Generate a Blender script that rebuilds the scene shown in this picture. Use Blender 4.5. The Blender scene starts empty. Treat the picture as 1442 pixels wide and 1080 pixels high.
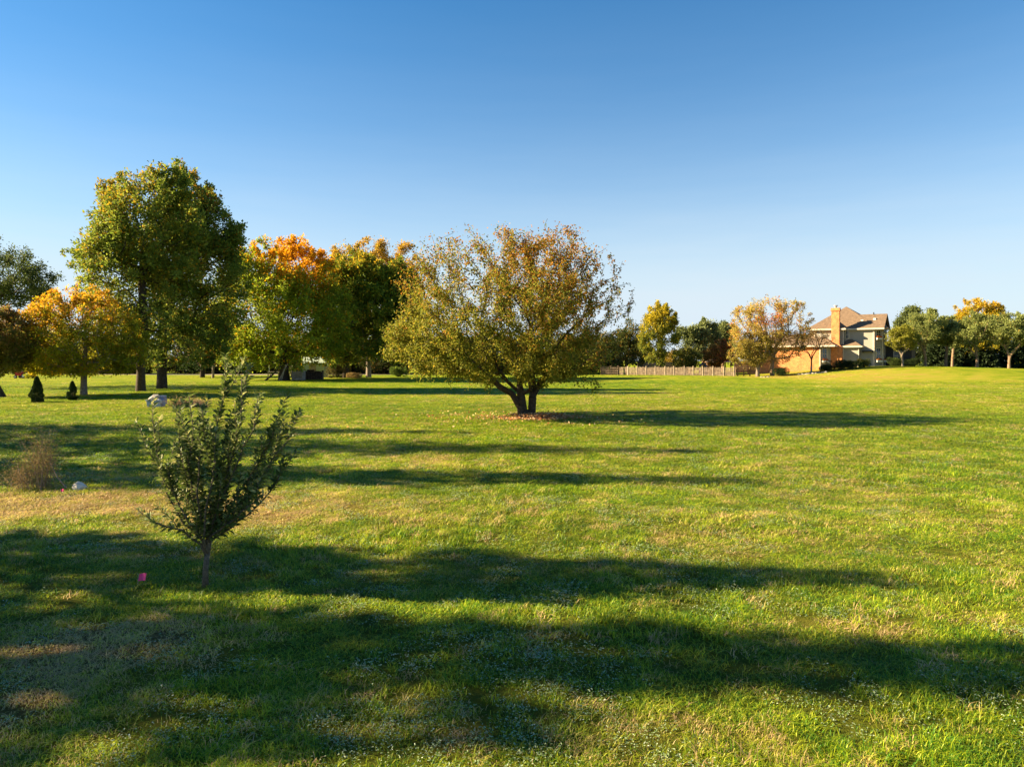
import bpy, math, random
import numpy as np
from mathutils import Vector, Matrix

# ------------------------------------------------------------------ camera, sky, sun, exposure
sc = bpy.context.scene
C = sc.collection
CAM_H = 2.3
F = 1000.0          # focal length in pixels of the 1442-wide photograph
CX, HY = 721.0, 508.0
cam = bpy.data.objects.new("camera", bpy.data.cameras.new("camera"))
C.objects.link(cam)
cam.location = (0, 0, CAM_H)
cam.rotation_euler = (math.radians(90), 0, 0)
cam.data.sensor_width = 36
cam.data.lens = 36 * F / 1442
cam.data.shift_y = -(540 - HY) / 1442
cam.data.clip_start = 0.1
cam.data.clip_end = 9000
sc.camera = cam

SUN_EL, SUN_BACK = 25.0, 4.0        # degrees; sun stands to the left, slightly beyond the trees
te, tb = math.radians(SUN_EL), math.radians(SUN_BACK)
to_sun = Vector((-math.cos(te) * math.cos(tb), math.cos(te) * math.sin(tb), math.sin(te)))
world = bpy.data.worlds.new("World")
sc.world = world
world.use_nodes = True
wn = world.node_tree.nodes
wl = world.node_tree.links
sky = wn.new("ShaderNodeTexSky")
sky.sky_type = 'NISHITA'
sky.sun_disc = False
sky.sun_elevation = te
sky.sun_rotation = math.radians(-(90 - SUN_BACK))
sky.altitude = 200
sky.air_density = 1.0
sky.dust_density = 0.1
sky.ozone_density = 3.0
grade = wn.new("ShaderNodeHueSaturation")
grade.inputs["Saturation"].default_value = 1.34
grade.inputs["Value"].default_value = 0.84
tint = wn.new("ShaderNodeMix"); tint.data_type = 'RGBA'; tint.blend_type = 'MULTIPLY'
tint.inputs[0].default_value = 1.0; tint.inputs[7].default_value = (0.95, 1.0, 0.955, 1)
wl.new(sky.outputs[0], grade.inputs["Color"]); wl.new(grade.outputs[0], tint.inputs[6])
# pale band of air low over the horizon
wtc = wn.new("ShaderNodeTexCoord"); wsp = wn.new("ShaderNodeSeparateXYZ")
wl.new(wtc.outputs["Generated"], wsp.inputs[0])
wrm = wn.new("ShaderNodeValToRGB"); wrm.color_ramp.interpolation = 'B_SPLINE'
for p_, v_ in ((0.0, 1.0), (0.07, 0.97), (0.14, 0.70), (0.22, 0.36), (0.32, 0.14), (0.46, 0.04)):
    e_ = wrm.color_ramp.elements.new(p_); e_.color = (v_, v_, v_, 1)
wrm.color_ramp.elements.remove(wrm.color_ramp.elements[0])
wrm.color_ramp.elements[-1].color = (0, 0, 0, 1)
wl.new(wsp.outputs["Z"], wrm.inputs[0])
wns = wn.new("ShaderNodeTexNoise"); wns.inputs["Scale"].default_value = 2.2; wns.inputs["Detail"].default_value = 6; wns.inputs["Roughness"].default_value = 0.6
wmp = wn.new("ShaderNodeMapping"); wmp.inputs["Scale"].default_value = (1, 1, 9); wl.new(wtc.outputs["Generated"], wmp.inputs[0]); wl.new(wmp.outputs[0], wns.inputs[0])
wmr = wn.new("ShaderNodeMapRange"); wmr.inputs[1].default_value = 0.35; wmr.inputs[2].default_value = 0.7; wmr.inputs[3].default_value = 0.93; wmr.inputs[4].default_value = 1.10
wl.new(wns.outputs[0], wmr.inputs[0])
wfm = wn.new("ShaderNodeMath"); wfm.operation = 'MULTIPLY'; wfm.use_clamp = True
wl.new(wrm.outputs[0], wfm.inputs[0]); wl.new(wmr.outputs[0], wfm.inputs[1])
wmx = wn.new("ShaderNodeMix"); wmx.data_type = 'RGBA'
wl.new(wfm.outputs[0], wmx.inputs[0]); wl.new(tint.outputs[2], wmx.inputs[6]); wmx.inputs[7].default_value = (3.26, 3.78, 4.20, 1)
wl.new(wmx.outputs[2], wn["Background"].inputs[0])
wn["Background"].inputs[1].default_value = 0.05
sl = bpy.data.lights.new("sun", 'SUN')
sl.energy = 5.0
sl.angle = math.radians(0.55)
sl.color = (1.0, 0.79, 0.47)
so = bpy.data.objects.new("sun", sl)
C.objects.link(so)
so.rotation_euler = to_sun.to_track_quat('Z', 'Y').to_euler()
so.location = (-40, 0, 30)
sc.view_settings.view_transform = 'Standard'
sc.view_settings.look = 'None'
sc.view_settings.exposure = 2.18
sc.view_settings.gamma = 1.0

# ------------------------------------------------------------------ helpers
def PX(px, Y): return (px - CX) * Y / F
def PZ(py, Y): return CAM_H - (py - HY) * Y / F
def YG(py): return CAM_H * F / (py - HY)

def sstep(a, b, x):
    t = np.clip((x - a) / (b - a), 0, 1)
    return t * t * (3 - 2 * t)

def vnoise(x, y, seed=0):
    """smooth value noise, numpy"""
    xi, yi = np.floor(x).astype(np.int64), np.floor(y).astype(np.int64)
    xf, yf = x - xi, y - yi
    def h(a, b):
        n = (a * 374761393 + b * 668265263 + seed * 974711) & 0x7fffffff
        n = ((n ^ (n >> 13)) * 1274126177) & 0x7fffffff
        return ((n ^ (n >> 16)) & 0xffff) / 65535.0
    u, v = xf * xf * (3 - 2 * xf), yf * yf * (3 - 2 * yf)
    return (h(xi, yi) * (1 - u) + h(xi + 1, yi) * u) * (1 - v) + (h(xi, yi + 1) * (1 - u) + h(xi + 1, yi + 1) * u) * v

def fbm(x, y, seed=0, o=3):
    s, a, t = 0, 1.0, 0
    for k in range(o):
        s = s + a * vnoise(x * 2 ** k, y * 2 ** k, seed + k); t += a; a *= 0.5
    return s / t

def ground_h(x, y):
    x = np.asarray(x, float); y = np.asarray(y, float)
    m = sstep(34, 56, x) * sstep(72, 106, y)
    h = 1.5 * m - 0.55 * sstep(60, 84, x) * sstep(85, 106, y)
    near = 1 - sstep(20, 60, np.hypot(x, y))
    h = h + near * 0.10 * (fbm(x * 0.35, y * 0.35, 5, 3) - 0.5)
    h = h + 0.25 * (fbm(x * 0.04, y * 0.04, 9, 2) - 0.5) * sstep(25, 60, y)*(1-sstep(40,60,x))
    return h

def gz(x, y): return float(ground_h(np.array([x]), np.array([y]))[0])

def blob(x, y, px, py, wx, wy, Y=None):
    Y = YG(py)
    X = PX(px, Y)
    Ya, Yb = YG(py + wy), YG(max(py - wy, HY + 6))
    sy = (Yb - Ya) / 2
    sx = wx * Y / F
    return np.exp(-((x - X) / sx) ** 2 - ((y - Y) / sy) ** 2)

def dry_f(x, y):
    b = 0.95 * blob(x, y, 330, 716, 300, 22) + 0.9 * blob(x, y, 20, 712, 200, 22) + 0.95 * blob(x, y, 190, 896, 130, 20)
    b += 0.75 * blob(x, y, 60, 960, 170, 90) + 0.55 * blob(x, y, 575, 652, 70, 7) + 0.45 * blob(x, y, 760, 900, 60, 18)
    b += 0.15 * blob(x, y, 1000, 770, 260, 30) + 0.3 * blob(x, y, 1280, 880, 220, 30) + 0.3 * blob(x, y, 700, 1040, 400, 40)
    b += 0.5 * blob(x, y, 130, 670, 130, 7) + 0.35 * blob(x, y, 250, 780, 250, 16)
    b += 0.25 * blob(x, y, 1240, 700, 70, 50)+ 0.1 * blob(x, y, 1050, 700, 200, 50)
    m = sstep(30, 40, x) * (1 - sstep(54, 72, x)) * sstep(74, 82, y) * (1 - sstep(112, 120, y))
    b = b + 0.25 * m * (0.5 + sstep(60, 38, x))
    n = fbm(x * 0.9, y * 0.9, 21, 4)
    n2 = fbm(x * 3.1, y * 3.1, 33, 3)
    base = 0.15 + 0.27 * (fbm(x * 0.11, y * 0.11, 44, 3) - 0.35) + 0.22 * (fbm(x * 0.06, y * 0.3, 47, 3) - 0.5)
    return np.clip(base + b * np.clip(2.2 * n - 0.35, 0, 1.2) * 0.8 + 0.55 * (n2 - 0.5), 0, 1)

def mat(name):
    m = bpy.data.materials.new(name)
    m.use_nodes = True
    nt = m.node_tree
    return m, nt, nt.nodes, nt.links, nt.nodes["Principled BSDF"]

def noise(nt, scale, detail=3, rough=0.6, coord='Object', dist=0.0):
    tc = nt.nodes.new("ShaderNodeTexCoord")
    n = nt.nodes.new("ShaderNodeTexNoise")
    n.inputs["Scale"].default_value = scale
    n.inputs["Detail"].default_value = detail
    n.inputs["Roughness"].default_value = rough
    n.inputs["Distortion"].default_value = dist
    nt.links.new(tc.outputs[coord], n.inputs["Vector"])
    return n

def ramp(nt, fac, stops):
    r = nt.nodes.new("ShaderNodeValToRGB")
    e = r.color_ramp.elements
    while len(e) < len(stops): e.new(0.5)
    for k, (p, c) in enumerate(stops):
        e[k].position = p
        e[k].color = (*c, 1)
    nt.links.new(fac, r.inputs[0])
    return r

def mixc(nt, fac, a, b, mode='MIX'):
    m = nt.nodes.new("ShaderNodeMix")
    m.data_type = 'RGBA'
    m.blend_type = mode
    for s, v in ((0, fac), (6, a), (7, b)):
        if isinstance(v, (int, float)): m.inputs[s].default_value = v
        elif isinstance(v, tuple): m.inputs[s].default_value = (*v, 1)
        else: nt.links.new(v, m.inputs[s])
    return m.outputs[2]

def bump(nt, height, strength, dist, bsdf):
    b = nt.nodes.new("ShaderNodeBump")
    b.inputs["Strength"].default_value = strength
    b.inputs["Distance"].default_value = dist
    nt.links.new(height, b.inputs["Height"])
    nt.links.new(b.outputs[0], bsdf.inputs["Normal"])

def simple(name, stops, scale=4, rough=0.85, bs=0.3, bd=0.02, detail=5, spec=0.3, coord='Object'):
    m, nt, n, l, b = mat(name)
    nz = noise(nt, scale, detail, coord=coord)
    r = ramp(nt, nz.outputs[0], stops)
    l.new(r.outputs[0], b.inputs["Base Color"])
    b.inputs["Roughness"].default_value = rough
    b.inputs["Specular IOR Level"].default_value = spec
    if bs: bump(nt, nz.outputs[0], bs, bd, b)
    return m

# ---- ground cover colours, shared by the lawn sheet and the blades (dry 0..1 -> colour)
G_STOPS = [(0.0, (0.060, 0.140, 0.005)), (0.22, (0.205, 0.250, 0.010)), (0.45, (0.30, 0.285, 0.028)), (0.7, (0.34, 0.23, 0.06)), (1.0, (0.38, 0.22, 0.08))]

def ground_material():
    m, nt, n, l, b = mat("lawn")
    at = n.new("ShaderNodeAttribute"); at.attribute_name = "dry"
    fine = noise(nt, 9.0, 6, 0.75)
    mid = noise(nt, 0.9, 5, 0.65)
    ma = n.new("ShaderNodeMath"); ma.operation = 'MULTIPLY_ADD'
    l.new(mid.outputs[0], ma.inputs[0]); ma.inputs[1].default_value = 0.5
    l.new(at.outputs["Fac"], ma.inputs[2])
    mb = n.new("ShaderNodeMath"); mb.operation = 'MULTIPLY_ADD'
    l.new(fine.outputs[0], mb.inputs[0]); mb.inputs[1].default_value = 0.55
    l.new(ma.outputs[0], mb.inputs[2])
    mc = n.new("ShaderNodeMath"); mc.operation = 'SUBTRACT'
    l.new(mb.outputs[0], mc.inputs[0]); mc.inputs[1].default_value = 0.50
    r = ramp(nt, mc.outputs[0], G_STOPS)
    # bare thatch seen between the blades
    th = n.new("ShaderNodeAttribute"); th.attribute_name = "thatch"
    col = mixc(nt, th.outputs["Fac"], r.outputs[0], (0.045, 0.038, 0.014))
    l.new(col, b.inputs["Base Color"])
    b.inputs["Roughness"].default_value = 1.0
    b.inputs["Specular IOR Level"].default_value = 0.05
    bp = noise(nt, 14.0, 6, 0.8)
    bump(nt, bp.outputs[0], 1.0, 0.10, b)
    return m

def leaf_material(name, trans=0.35, rough=0.45, spec=0.35):
    m, nt, n, l, b = mat(name)
    at = n.new("ShaderNodeAttribute"); at.attribute_name = "leaf_col"
    l.new(at.outputs["Color"], b.inputs["Base Color"])
    b.inputs["Roughness"].default_value = rough
    b.inputs["Specular IOR Level"].default_value = spec
    tr = n.new("ShaderNodeBsdfTranslucent")
    hs = n.new("ShaderNodeHueSaturation")
    hs.inputs["Saturation"].default_value = 1.0
    hs.inputs["Value"].default_value = 1.3
    l.new(at.outputs["Color"], hs.inputs["Color"])
    l.new(hs.outputs[0], tr.inputs[0])
    mx = n.new("ShaderNodeMixShader"); mx.inputs[0].default_value = trans
    l.new(b.outputs[0], mx.inputs[1]); l.new(tr.outputs[0], mx.inputs[2])
    l.new(mx.outputs[0], n["Material Output"].inputs[0])
    return m

M_LEAF = leaf_material("leaves", 0.42, 0.6, 0.12)
M_NEEDLE = leaf_material("needles", 0.12, 0.6, 0.2)
M_BARK = simple("bark", [(0.3, (0.025, 0.019, 0.014)), (0.55, (0.06, 0.045, 0.032)), (0.75, (0.12, 0.09, 0.065))], 9, 0.95, 0.9, 0.03)
M_BARKP = simple("pale_bark", [(0.3, (0.08, 0.06, 0.045)), (0.5, (0.19, 0.15, 0.12)), (0.7, (0.32, 0.27, 0.22))], 12, 0.9, 0.5, 0.02)
M_BARKR = simple("tan_bark", [(0.3, (0.12, 0.075, 0.045)), (0.55, (0.26, 0.17, 0.11)), (0.75, (0.38, 0.27, 0.19))], 8, 0.9, 0.6, 0.02)
M_TWIG = simple("young_bark", [(0.3, (0.06, 0.045, 0.03)), (0.6, (0.14, 0.11, 0.08)), (0.8, (0.24, 0.20, 0.15))], 40, 0.8, 0.5, 0.004)

# ------------------------------------------------------------------ object helpers
def tag(o, label=None, cat=None, group=None, kind=None):
    if label: o["label"] = label
    if cat: o["category"] = cat
    if group: o["group"] = group
    if kind: o["kind"] = kind
    return o

def empty(name, loc, label, cat, group=None, rz=0.0):
    o = bpy.data.objects.new(name, None)
    C.objects.link(o)
    o.location = loc
    o.rotation_euler = (0, 0, rz)
    o.empty_display_size = 0.2
    return tag(o, label, cat, group)

def link(name, me, parent=None, m=None):
    o = bpy.data.objects.new(name, me)
    C.objects.link(o)
    if parent: o.parent = parent
    if m and not me.materials: me.materials.append(m)
    return o

class MB:
    def __init__(s): s.v = []; s.f = []
    def poly(s, pts):
        i = len(s.v); s.v += [tuple(p) for p in pts]; s.f.append(tuple(range(i, i + len(pts)))); return s
    def box(s, x0, y0, z0, x1, y1, z1):
        i = len(s.v)
        s.v += [(x0, y0, z0), (x1, y0, z0), (x1, y1, z0), (x0, y1, z0), (x0, y0, z1), (x1, y0, z1), (x1, y1, z1), (x0, y1, z1)]
        s.f += [tuple(i + k for k in q) for q in ((0, 3, 2, 1), (4, 5, 6, 7), (0, 1, 5, 4), (1, 2, 6, 5), (2, 3, 7, 6), (3, 0, 4, 7))]
        return s
    def prism(s, pts, z0, z1):
        n = len(pts); i = len(s.v)
        s.v += [(x, y, z0) for x, y in pts] + [(x, y, z1) for x, y in pts]
        s.f.append(tuple(i + k for k in range(n))[::-1]); s.f.append(tuple(i + n + k for k in range(n)))
        for k in range(n):
            a, b = k, (k + 1) % n
            s.f.append((i + a, i + b, i + n + b, i + n + a))
        return s
    def tube(s, pts, rs, sides=8, cap=True):
        pts = [Vector(p) for p in pts]
        i0 = len(s.v)
        for k, p in enumerate(pts):
            d = (pts[min(k + 1, len(pts) - 1)] - pts[max(k - 1, 0)]).normalized()
            a = d.orthogonal().normalized() if k == 0 else (a - d * a.dot(d)).normalized()
            b = d.cross(a)
            r = rs[k] if hasattr(rs, '__len__') else rs
            for j in range(sides):
                t = 2 * math.pi * j / sides
                s.v.append(tuple(p + a * (r * math.cos(t)) + b * (r * math.sin(t))))
        for k in range(len(pts) - 1):
            for j in range(sides):
                a0, b0 = i0 + k * sides + j, i0 + k * sides + (j + 1) % sides
                s.f.append((a0, b0, b0 + sides, a0 + sides))
        if cap:
            s.f.append(tuple(i0 + j for j in range(sides))[::-1])
            s.f.append(tuple(i0 + (len(pts) - 1) * sides + j for j in range(sides)))
        return s
    def build(s, name, m, parent=None, smooth=False, rot=None):
        me = bpy.data.meshes.new(name)
        v = s.v
        me.from_pydata(v, [], s.f)
        me.materials.append(m)
        if smooth: me.shade_smooth()
        me.update()
        return link(name, me, parent)

def quads_mesh(name, V, m, col=None, parent=None, smooth=False, k=4):
    """V: (N,k,3) array of faces"""
    N = V.shape[0]
    me = bpy.data.meshes.new(name)
    me.vertices.add(N * k); me.loops.add(N * k); me.polygons.add(N)
    me.vertices.foreach_set("co", V.reshape(-1).astype(np.float32))
    me.loops.foreach_set("vertex_index", np.arange(N * k, dtype=np.int32))
    me.polygons.foreach_set("loop_start", np.arange(0, N * k, k, dtype=np.int32))
    me.update(calc_edges=True)
    if col is not None:
        a = me.attributes.new("leaf_col", 'FLOAT_COLOR', 'FACE')
        a.data.foreach_set("color", np.concatenate([col, np.ones((N, 1))], 1).reshape(-1).astype(np.float32))
    me.materials.append(m)
    return link(name, me, parent)

def unit(a): return a / np.maximum(np.linalg.norm(a, axis=-1, keepdims=True), 1e-9)

def leaf_quads(rng, pos, axis, L, W):
    N = len(pos)
    nrm = unit(rng.normal(size=(N, 3)) * 0.8 + np.array([-0.25, -0.1, 0.75]))
    side = unit(np.cross(axis, nrm))
    nn = np.cross(side, axis)
    L = np.asarray(L).reshape(-1, 1) * np.ones((N, 1)); W = np.asarray(W).reshape(-1, 1) * np.ones((N, 1))
    curl = (rng.random((N, 1)) - 0.3) * 0.25 * L
    return np.stack([pos, pos + axis * L * 0.42 + side * W * 0.5 + nn * curl, pos + axis * L, pos + axis * L * 0.42 - side * W * 0.5 + nn * curl], 1)

# ------------------------------------------------------------------ trees
def grow(rng, tips, trunk, k_path=0.35, bend=0.35, seg=0.5):
    """join every tip to a growing skeleton; returns nodes, parents, tip node ids"""
    nodes = [np.array(p, float) for p in trunk]
    par = [-1] + list(range(len(trunk) - 1))
    plen = [0.0]
    for k in range(1, len(trunk)): plen.append(plen[-1] + np.linalg.norm(nodes[k] - nodes[k - 1]))
    dirs = [unit(nodes[min(k + 1, len(trunk) - 1)] - nodes[max(k - 1, 0)]) for k in range(len(trunk))]
    free = max(1, int(len(trunk) * 0.5))
    cap = len(tips) * 14 + len(trunk) + 8
    A = np.zeros((cap, 3)); PL = np.full(cap, 1e9)
    A[:len(nodes)] = nodes; PL[:len(nodes)] = plen
    PL[:free] = 1e9
    n = len(nodes)
    base = nodes[-1]
    order = np.argsort(np.linalg.norm(tips - base, axis=1) + rng.random(len(tips)) * 0.5)
    tid = []
    for ti in order:
        t = tips[ti]
        d = t - A[:n]
        dist = np.linalg.norm(d, axis=1)
        cost = dist * (1 + 0.6 * np.clip(-d[:, 2] / np.maximum(dist, 1e-6), 0, 1)) + k_path * PL[:n]
        j = int(np.argmin(cost))
        L = dist[j]
        k = int(min(10, max(2, round(L / seg))))
        dj = dirs[j]
        p0, prev = A[j].copy(), j
        for q in range(1, k + 1):
            s = q / k
            c = p0 + dj * L * bend
            p = (1 - s) ** 2 * p0 + 2 * s * (1 - s) * c + s * s * t
            if q < k: p = p + rng.normal(size=3) * 0.035 * L / k
            A[n] = p; nodes.append(p); par.append(prev)
            PL[n] = (PL[prev] if PL[prev] < 1e8 else 0) + L / k
            dirs.append(unit(p - A[prev]))
            prev = n; n += 1
        tid.append(n - 1)
    return A[:n].copy(), np.array(par), np.array(tid)

def radii(nodes, par, r_trunk, r_tip, p=2.4):
    n = len(nodes)
    r = np.zeros(n); acc = np.zeros(n)
    for i in range(n - 1, -1, -1):
        r[i] = acc[i] ** (1 / p) if acc[i] > 0 else r_tip
        if par[i] >= 0: acc[par[i]] += r[i] ** p
    s = math.log(r_trunk / r_tip) / max(1e-6, math.log(r[0] / r_tip))
    return r_tip * (r / r_tip) ** s

def skeleton_mesh(name, nodes, par, r, m, parent, flare=1.0, sides=7, rmin=0.0):
    n = len(nodes)
    best = {}
    for i in range(n):
        if par[i] >= 0 and (par[i] not in best or r[i] > r[best[par[i]]]): best[par[i]] = i
    b = MB()
    ring = {}
    def make_ring(p, d, rad, sd):
        a = d.orthogonal().normalized(); c = d.cross(a)
        i0 = len(b.v)
        for j in range(sd):
            t = 2 * math.pi * j / sd
            b.v.append(tuple(p + a * (rad * math.cos(t)) + c * (rad * math.sin(t))))
        return i0
    for i in range(n):
        j = par[i]
        if j < 0 or r[i] < rmin: continue
        p, q = Vector(nodes[j]), Vector(nodes[i])
        d = (q - p)
        if d.length < 1e-5: continue
        d.normalize()
        sd = 10 if r[i] > 0.08 else (6 if r[i] > 0.02 else 4)
        rj = r[j] if best.get(j) == i else min(r[j], r[i] * 1.15)
        if par[j] < 0: rj *= flare
        key = (j, sd)
        a = d.orthogonal().normalized()
        # keep the twist of rings consistent by using a fixed reference
        ref = Vector((1, 0.03, 0)) if abs(d.x) < 0.9 else Vector((0, 1, 0.03))
        a = (ref - d * ref.dot(d)).normalized(); c = d.cross(a)
        i0 = len(b.v)
        for (pp, rr) in ((p - d * rj * 0.3 if best.get(j) == i and par[j] >= 0 else p, rj), (q, r[i])):
            for k in range(sd):
                t = 2 * math.pi * k / sd
                b.v.append(tuple(pp + a * (rr * math.cos(t)) + c * (rr * math.sin(t))))
        for k in range(sd):
            k2 = (k + 1) % sd
            b.f.append((i0 + k, i0 + k2, i0 + sd + k2, i0 + sd + k))
    return b.build(name, m, parent, smooth=True)

def crown_tips(rng, n, lobes, skin=0.55, zmin=None, gap=0.0):
    """lobes: (cx,cy,cz,rx,ry,rz,weight,power)"""
    w = np.array([l[6] for l in lobes], float); w /= w.sum()
    out = []
    while len(out) < n:
        l = lobes[rng.choice(len(lobes), p=w)]
        p = l[7]
        d = unit(rng.normal(size=3))
        nrm = (abs(d[0]) ** p + abs(d[1]) ** p + abs(d[2]) ** p) ** (1 / p)
        d = d / nrm
        rr = rng.random() ** (1 / 3.0) if rng.random() > skin else (0.80 + 0.2 * rng.random())
        if rng.random() < 0.06: rr *= 1.07
        q = np.array(l[:3]) + d * rr * np.array(l[3:6])
        if zmin is not None and q[2] < zmin: continue
        out.append(q)
    return np.array(out)

def clumped(rng, n, lobes, skin, zmin, size, shoot=0.34):
    k = max(26, int(n / 6))
    cs = crown_tips(rng, k, lobes, 0.72, zmin)
    cen = np.average(np.array([l[:3] for l in lobes]), axis=0, weights=[l[6] for l in lobes])
    rad = size * (0.6 + 0.8 * rng.random(k))
    w = rng.integers(0, k, n)
    out = unit(cs - cen + np.array([0, 0, size * 1.2]))
    t = rng.normal(size=(n, 3)) * np.array([1, 1, 0.75]) * rad[w][:, None] * 0.62
    P = cs[w] + t - out[w] * (rng.random((n, 1)) * size * 0.9)
    sh = rng.random(n) < shoot
    P = P + out[w] * (sh * rng.random(n) * size * 1.5)[:, None]
    if zmin is not None: P[:, 2] = np.maximum(P[:, 2], zmin + rng.random(n) * .3)
    return P

def tree(name, label, cat, loc, lobes, ntip, nleaf, leaf, trunk, r_trunk, colf, seed, group=None, bark=None, leafmat=None,
         r_tip=0.012, spread=0.35, along=0.6, k_path=0.35, bend=0.35, seg=0.6, zmin=None, flare=1.25, droop=0.0, skin=0.55, aspect=0.62, rmin=0.0, updir=0.4, crown_name="crown", clump=None):
    rng = np.random.default_rng(seed)
    ntip = int(ntip * 1.35); spread *= 0.74
    root = empty(name, loc, label, cat, group)
    lm = max(lobes, key=lambda l: l[3] * l[5])
    csz = clump if clump else 0.125 * min(lm[3], lm[5])
    sc3 = [(*l[:3], l[3] - csz * .25, l[4] - csz * .25, l[5] - csz * .25, l[6], l[7]) if min(l[3:6]) > csz * 1.2 else l for l in lobes]
    tips = np.concatenate([clumped(rng, int(ntip * 0.64), sc3, skin, zmin, csz), crown_tips(rng, int(ntip * 0.36), lobes, skin, zmin)])
    ns = int(ntip * 0.20)
    surf = crown_tips(rng, ns * 3, sc3, 1.0, zmin)
    cen = np.average(np.array([l[:3] for l in lobes]), axis=0, weights=[l[6] for l in lobes])
    sd = unit(unit(surf - cen) + np.array([0, 0, 0.55]) + rng.normal(size=surf.shape) * 0.22)
    surf = surf[sd[:, 2] > 0.05][:ns]; sd = sd[sd[:, 2] > 0.05][:ns]
    sl_ = (0.5 + 1.1 * rng.random((len(surf), 1))) * csz * 1.15
    n_core = len(tips)
    tips = np.concatenate([tips, surf + sd * sl_ * .4, surf + sd * sl_ * .7, surf + sd * sl_])
    nodes, par, tid = grow(rng, tips, trunk, k_path, bend, seg)
    is_shoot = np.zeros(len(tid), bool)
    outr = np.linalg.norm((nodes[tid] - cen) / np.array([lm[3], lm[4], max(lm[5], 1e-3)]), axis=1)
    is_shoot = outr > np.quantile(outr, 0.80)
    r = radii(nodes, par, r_trunk, r_tip)
    skeleton_mesh("trunk", nodes, par, r, bark or M_BARK, root, flare, rmin=rmin)
    # leaves: along the last nodes of every shoot
    cnt = rng.multinomial(nleaf, np.full(len(tid), 1 / len(tid)) * 1.0)
    w = rng.random(len(tid)) ** 1.0 + 0.35; w /= w.sum()
    cnt = rng.multinomial(nleaf, w)
    own = np.repeat(np.arange(len(tid)), cnt)
    e = tid[own]
    p1 = nodes[e]; p0 = nodes[par[e]]; pp = nodes[np.maximum(par[par[e]], 0)]
    s = rng.random(len(e))[:, None] ** 0.8
    mid = np.where(rng.random((len(e), 1)) < along, p0 + (p1 - p0) * s * 1.12, pp + (p0 - pp) * s)
    d = unit(p1 - p0)
    off = rng.normal(size=(len(e), 3)) * spread * (1.15 - 0.75 * s) * np.where(is_shoot[own], 0.5, 1.0)[:, None]
    pos = mid + off
    pos[:, 2] -= droop * np.abs(rng.normal(size=len(e)))
    if zmin is not None: pos[:, 2] = np.maximum(pos[:, 2], zmin * 0.8 + rng.random(len(e)) * 0.4)
    ax = unit(unit(off) + d * 0.5 + rng.normal(size=(len(e), 3)) * 0.5 + np.array([0, 0, -droop * 2 + updir * 0.3]))
    sz = leaf * (0.65 + 0.7 * rng.random(len(e)))
    tn = rng.random(len(tid))[own]
    col = colf(rng, pos, tn)
    V = leaf_quads(rng, pos, ax, sz, sz * aspect)
    quads_mesh(crown_name, V, leafmat or M_LEAF, col, root)
    return root

def lerp(a, b, t): return a + (b - a) * t

def palette(cols, hi=None, noise_scale=0.8, seed=1):
    """cols: list of RGB; hi: optional f(pos)->0..1 mixing the last colours (autumn) in"""
    base = np.array(cols[0]); alt = np.array(cols[1]); aut = np.array(cols[2]) if len(cols) > 2 else None
    aut2 = np.array(cols[3]) if len(cols) > 3 else aut
    def f(rng, pos, tn):
        n = len(pos)
        t = np.clip(rng.random(n) * 0.6 + tn * 0.55 - 0.08, 0, 1)[:, None]
        c = base + (alt - base) * t
        if aut is not None and hi is not None:
            pr = np.clip(hi(pos) + (tn - 0.5) * 0.7, 0, 1)
            k = rng.random(n) < pr
            m = rng.random((n, 1))
            c2 = aut + (aut2 - aut) * m
            c = np.where(k[:, None], c2, c)
        return c * (0.75 + 0.5 * rng.random((n, 1)))
    return f

GRN = (0.045, 0.085, 0.012); GRN2 = (0.12, 0.16, 0.02); YEL = (0.32, 0.24, 0.025); ORG = (0.46, 0.21, 0.012); ORG2 = (0.50, 0.24, 0.015); BRN = (0.16, 0.10, 0.03)
DKG = (0.022, 0.045, 0.012); DKG2 = (0.055, 0.085, 0.022); RED = (0.35, 0.035, 0.015)

def trunk_line(*pts): return [np.array(p, float) for p in pts]

# ------------------------------------------------------------------ ground sheet
def build_ground():
    def axis(lo, hi, c0, c1, step, grow_=1.09):
        a = list(np.arange(c0, c1 + 1e-6, step))
        s = step; x = c1
        while x < hi: s *= grow_; x += s; a.append(min(x, hi))
        s = step; x = c0; b = []
        while x > lo: s *= grow_; x -= s; b.append(max(x, lo))
        return np.array(b[::-1] + a)
    xs = axis(-4000, 4000, -16, 16, 0.16, 1.035)
    ys = axis(-400, 6000, 2.5, 30, 0.16, 1.03)
    X, Y = np.meshgrid(xs, ys)
    Z = ground_h(X, Y)
    nx, ny = len(xs), len(ys)
    co = np.stack([X, Y, Z], -1).reshape(-1, 3)
    i = np.arange(nx * ny).reshape(ny, nx)
    f = np.stack([i[:-1, :-1], i[:-1, 1:], i[1:, 1:], i[1:, :-1]], -1).reshape(-1, 4)
    me = bpy.data.meshes.new("ground")
    me.vertices.add(len(co)); me.loops.add(f.size); me.polygons.add(len(f))
    me.vertices.foreach_set("co", co.reshape(-1).astype(np.float32))
    me.loops.foreach_set("vertex_index", f.reshape(-1).astype(np.int32))
    me.polygons.foreach_set("loop_start", np.arange(0, f.size, 4, dtype=np.int32))
    me.update(calc_edges=True)
    me.shade_smooth()
    x, y = co[:, 0], co[:, 1]
    a = me.attributes.new("dry", 'FLOAT', 'POINT'); a.data.foreach_set("value", dry_f(x, y).astype(np.float32))
    th = 0.12 + (1 - sstep(12, 60, np.hypot(x, y))) * 0.48
    a = me.attributes.new("thatch", 'FLOAT', 'POINT'); a.data.foreach_set("value", th.astype(np.float32))
    o = link("ground", me, None, ground_material())
    o["kind"] = "structure"
build_ground()

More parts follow.
